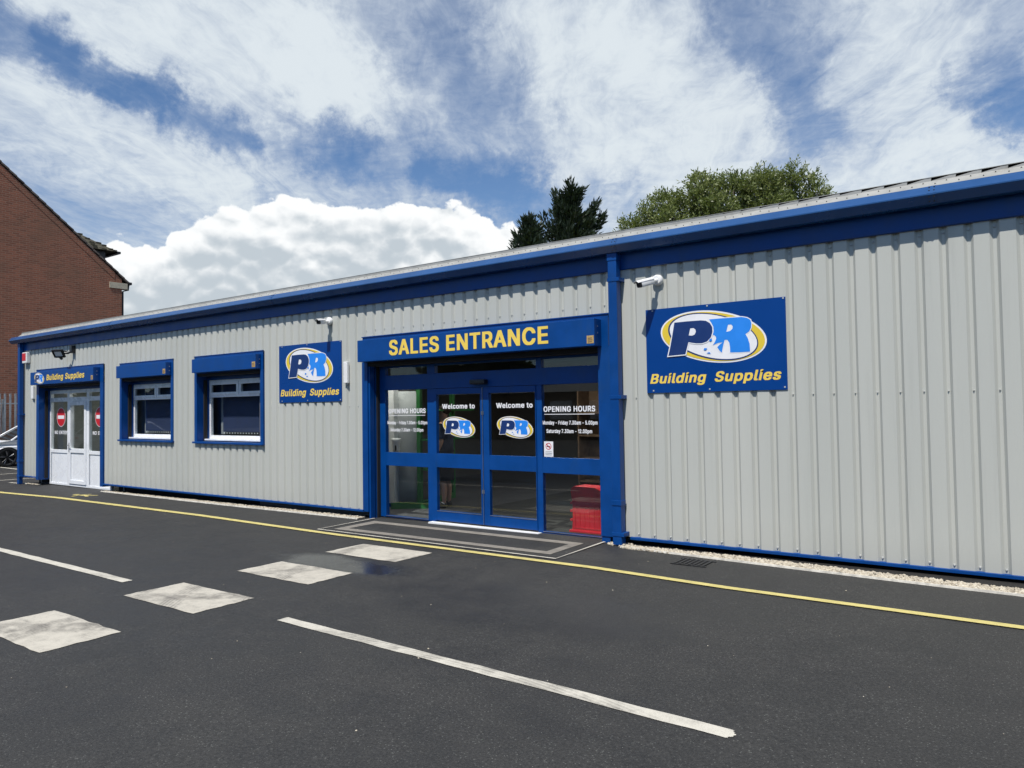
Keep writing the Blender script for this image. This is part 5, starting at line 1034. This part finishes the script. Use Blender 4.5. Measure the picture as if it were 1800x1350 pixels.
def broadleaf(label):
    rnd = random.Random(21); t = empty('willow_tree', label, 'broadleaf tree')
    D0 = 35.0; CAMP = Vector((0, -7.9, 1.6))
    base = Vector((-12.05, 26.45, -.4)); cl = []
    for (s, z, r, dpt) in CLUMPS:
        cl.append((base + rt2 * s + Vector((-.58, .81, 0)) * dpt + Vector((0, 0, z)), r))
    m_ = MB(); m_.tube([base, base + Vector((0, 0, 3)), base + Vector((.1, 0, 5))], [.42, .32, .26], 'bark'); fork = base + Vector((.1, 0, 5))
    cr = MB(); cr.flat = True
    for c, r in cl:
        md = fork.lerp(c, .5) + Vector((rnd.uniform(-.3, .3), rnd.uniform(-.3, .3), .3)); m_.tube([fork, md, c], [.13, .08, .03], 'bark', 7, False)
        ntw = int(165 * r * r + 55 * r)
        for _ in range(ntw):
            dv = Vector((rnd.gauss(0, 1), rnd.gauss(0, 1), rnd.gauss(.15, .9))).normalized(); rad = r * (rnd.random() ** .45) * (rnd.uniform(.75, 1.12) if rnd.random() > .12 else rnd.uniform(1.1, 1.45)); p = c + dv * rad * .75
            tw = (dv + Vector((rnd.uniform(-.5, .5), rnd.uniform(-.5, .5), rnd.uniform(.0, .8)))).normalized(); ln = rnd.uniform(.30, .62)
            if rnd.random() < .25: m_.tube([p - tw * .15, p + tw * ln * .8], [.009, .004], 'bark', 4, False)
            for j in range(9):
                f = j / 9; q = p + tw * ln * f; od = Vector((rnd.gauss(0, 1), rnd.gauss(0, 1), rnd.gauss(0, 1))).normalized()
                leaf(cr, q, tw * .9 + od * .8, rnd.uniform(.13, .24), rnd.uniform(.024, .040), 'leaf_green', rnd)
    m_.build('trunk', t); cr.build('crown', t); return t
CLUMPS = [(-4.75, 9.6, .75, 0), (-4.2, 9.3, .9, .5), (-4.35, 10.4, .62, -.2), (-3.6, 10.3, .95, .3), (-3.55, 11.15, .55, 0), (-2.75, 10.5, 1.0, -.5), (-2.75, 11.75, .62, .1), (-2.05, 11.5, .85, .2), (-1.15, 11.8, .95, -.3), (-1.0, 12.75, .55, .2),
          (-.35, 12.2, .9, .3), (.55, 12.25, .9, -.2), (1.45, 12.35, .9, .2), (2.3, 12.3, .95, 0), (2.15, 12.95, .45, .3), (3.15, 12.35, .85, .3), (3.6, 12.95, .5, 0), (4.25, 12.7, .42, .2), (4.55, 12.1, .5, 0), (5.0, 11.6, .55, .3), (4.1, 11.3, .7, 0), (3.2, 11.3, .8, .2),
          (-1.8, 10.2, 1.2, .4), (-.4, 10.9, 1.2, -.6), (1.0, 11.1, 1.2, .3), (2.3, 11.2, 1.1, -.3), (.3, 9.8, 1.3, .4), (-3.0, 9.2, 1.2, 0), (2.4, 9.9, 1.2, 0), (4.3, 10.1, 1.0, .3), (-.5, 11.3, 1.0, 1.4), (1.6, 11.4, 1.0, 1.4)]
broadleaf('feathery light green tree rising behind the roof right of the conifers')

# ------------------------------------------------------------------ far side of the yard, behind the camera (seen only as reflections)
m_ = MB(); m_.flat = True; rnd = random.Random(9)
for (x0, y0, x1, y1) in ((25, -34, -60, -34), (-60, -34, -78, -6), (25, -34, 40, 10)):
    a, b_ = Vector((x0, y0, 0)), Vector((x1, y1, 0)); L = (b_ - a).length; nn = int(L * 110); pr = Vector((-(b_ - a).y, (b_ - a).x, 0)).normalized()
    n_ = int(L / 1.5)
    for i in range(n_):                                   # dense inner growth
        p, q = a.lerp(b_, i / n_), a.lerp(b_, (i + 1.05) / n_); f = i / n_; hh = 4.2 + 1.6 * math.sin(f * L * .35) + .9 * math.sin(f * L * .9 + 2) + rnd.uniform(-.3, .3)
        m_.add([p + pr * .5, q + pr * .5, q - pr * .5, p - pr * .5, p + Vector((0, 0, hh)), q + Vector((0, 0, hh))], [(0, 1, 5, 4), (2, 3, 4, 5), (0, 4, 3), (1, 2, 5)], 'leaf_hedge')
    for i in range(nn):
        f = rnd.random(); hh = 4.6 + 1.6 * math.sin(f * L * .35) + .9 * math.sin(f * L * .9 + 2); p = a.lerp(b_, f) + pr * rnd.uniform(-.6, .6) + Vector((0, 0, hh * rnd.random() ** .7)); 
        leaf(m_, p, Vector((rnd.gauss(0, 1), rnd.gauss(0, 1), rnd.gauss(0, .8))), rnd.uniform(.5, .9), rnd.uniform(.15, .3), 'leaf_hedge', rnd)
tag(m_.build('tree_line'), 'dark line of trees along the far side of the yard', 'trees', kind='stuff')
t = empty('timber_shed', 'brown timber shed on the far side of the yard', 'shed')
m_ = MB(); m_.box(-30, -14, -31, -26, -.3, 2.4, 'timber'); m_.build('wall', t)
m_ = MB(); m_.prism([(-25.7, 2.4), (-28.5, 3.3), (-31.3, 2.4)], 'x', -30.3, -13.7, 'shed_grey'); m_.build('roof', t)
m_ = MB(); m_.box(-22, -20.6, -26, -25.95, .9, 1.9, 'panel_white'); m_.box(-19.5, -18.1, -26, -25.95, .9, 1.9, 'panel_white'); m_.build('window', t)

# ------------------------------------------------------------------ put every Empty at the base of what it carries
bpy.context.view_layer.update()
allo = [o for o in bpy.data.objects if o.type in ('EMPTY', 'MESH')]
kids = {}
for o in allo:
    if o.parent: kids.setdefault(o.parent.name, []).append(o)
wpos = {o.name: o.matrix_world.translation.copy() for o in allo}
def bounds(o):
    pts = [o.matrix_world @ v.co for v in o.data.vertices] if o.type == 'MESH' else []
    for k in kids.get(o.name, []): pts += bounds(k)
    if not pts: return []
    return [Vector(tuple(min(p[i] for p in pts) for i in range(3))), Vector(tuple(max(p[i] for p in pts) for i in range(3)))]
for o in allo:
    if o.type == 'EMPTY':
        lo, hi = bounds(o); wpos[o.name] = Vector(((lo.x + hi.x) / 2, (lo.y + hi.y) / 2, lo.z)) if o.get('category') != 'car' else Vector((0, 0, 0))
for o in allo:
    o.location = wpos[o.name] - (wpos[o.parent.name] if o.parent else Vector((0, 0, 0)))
    o.matrix_parent_inverse = Matrix.Identity(4)
for c, loc, rz in CARS: c.location = loc; c.rotation_euler = (0, 0, rz)
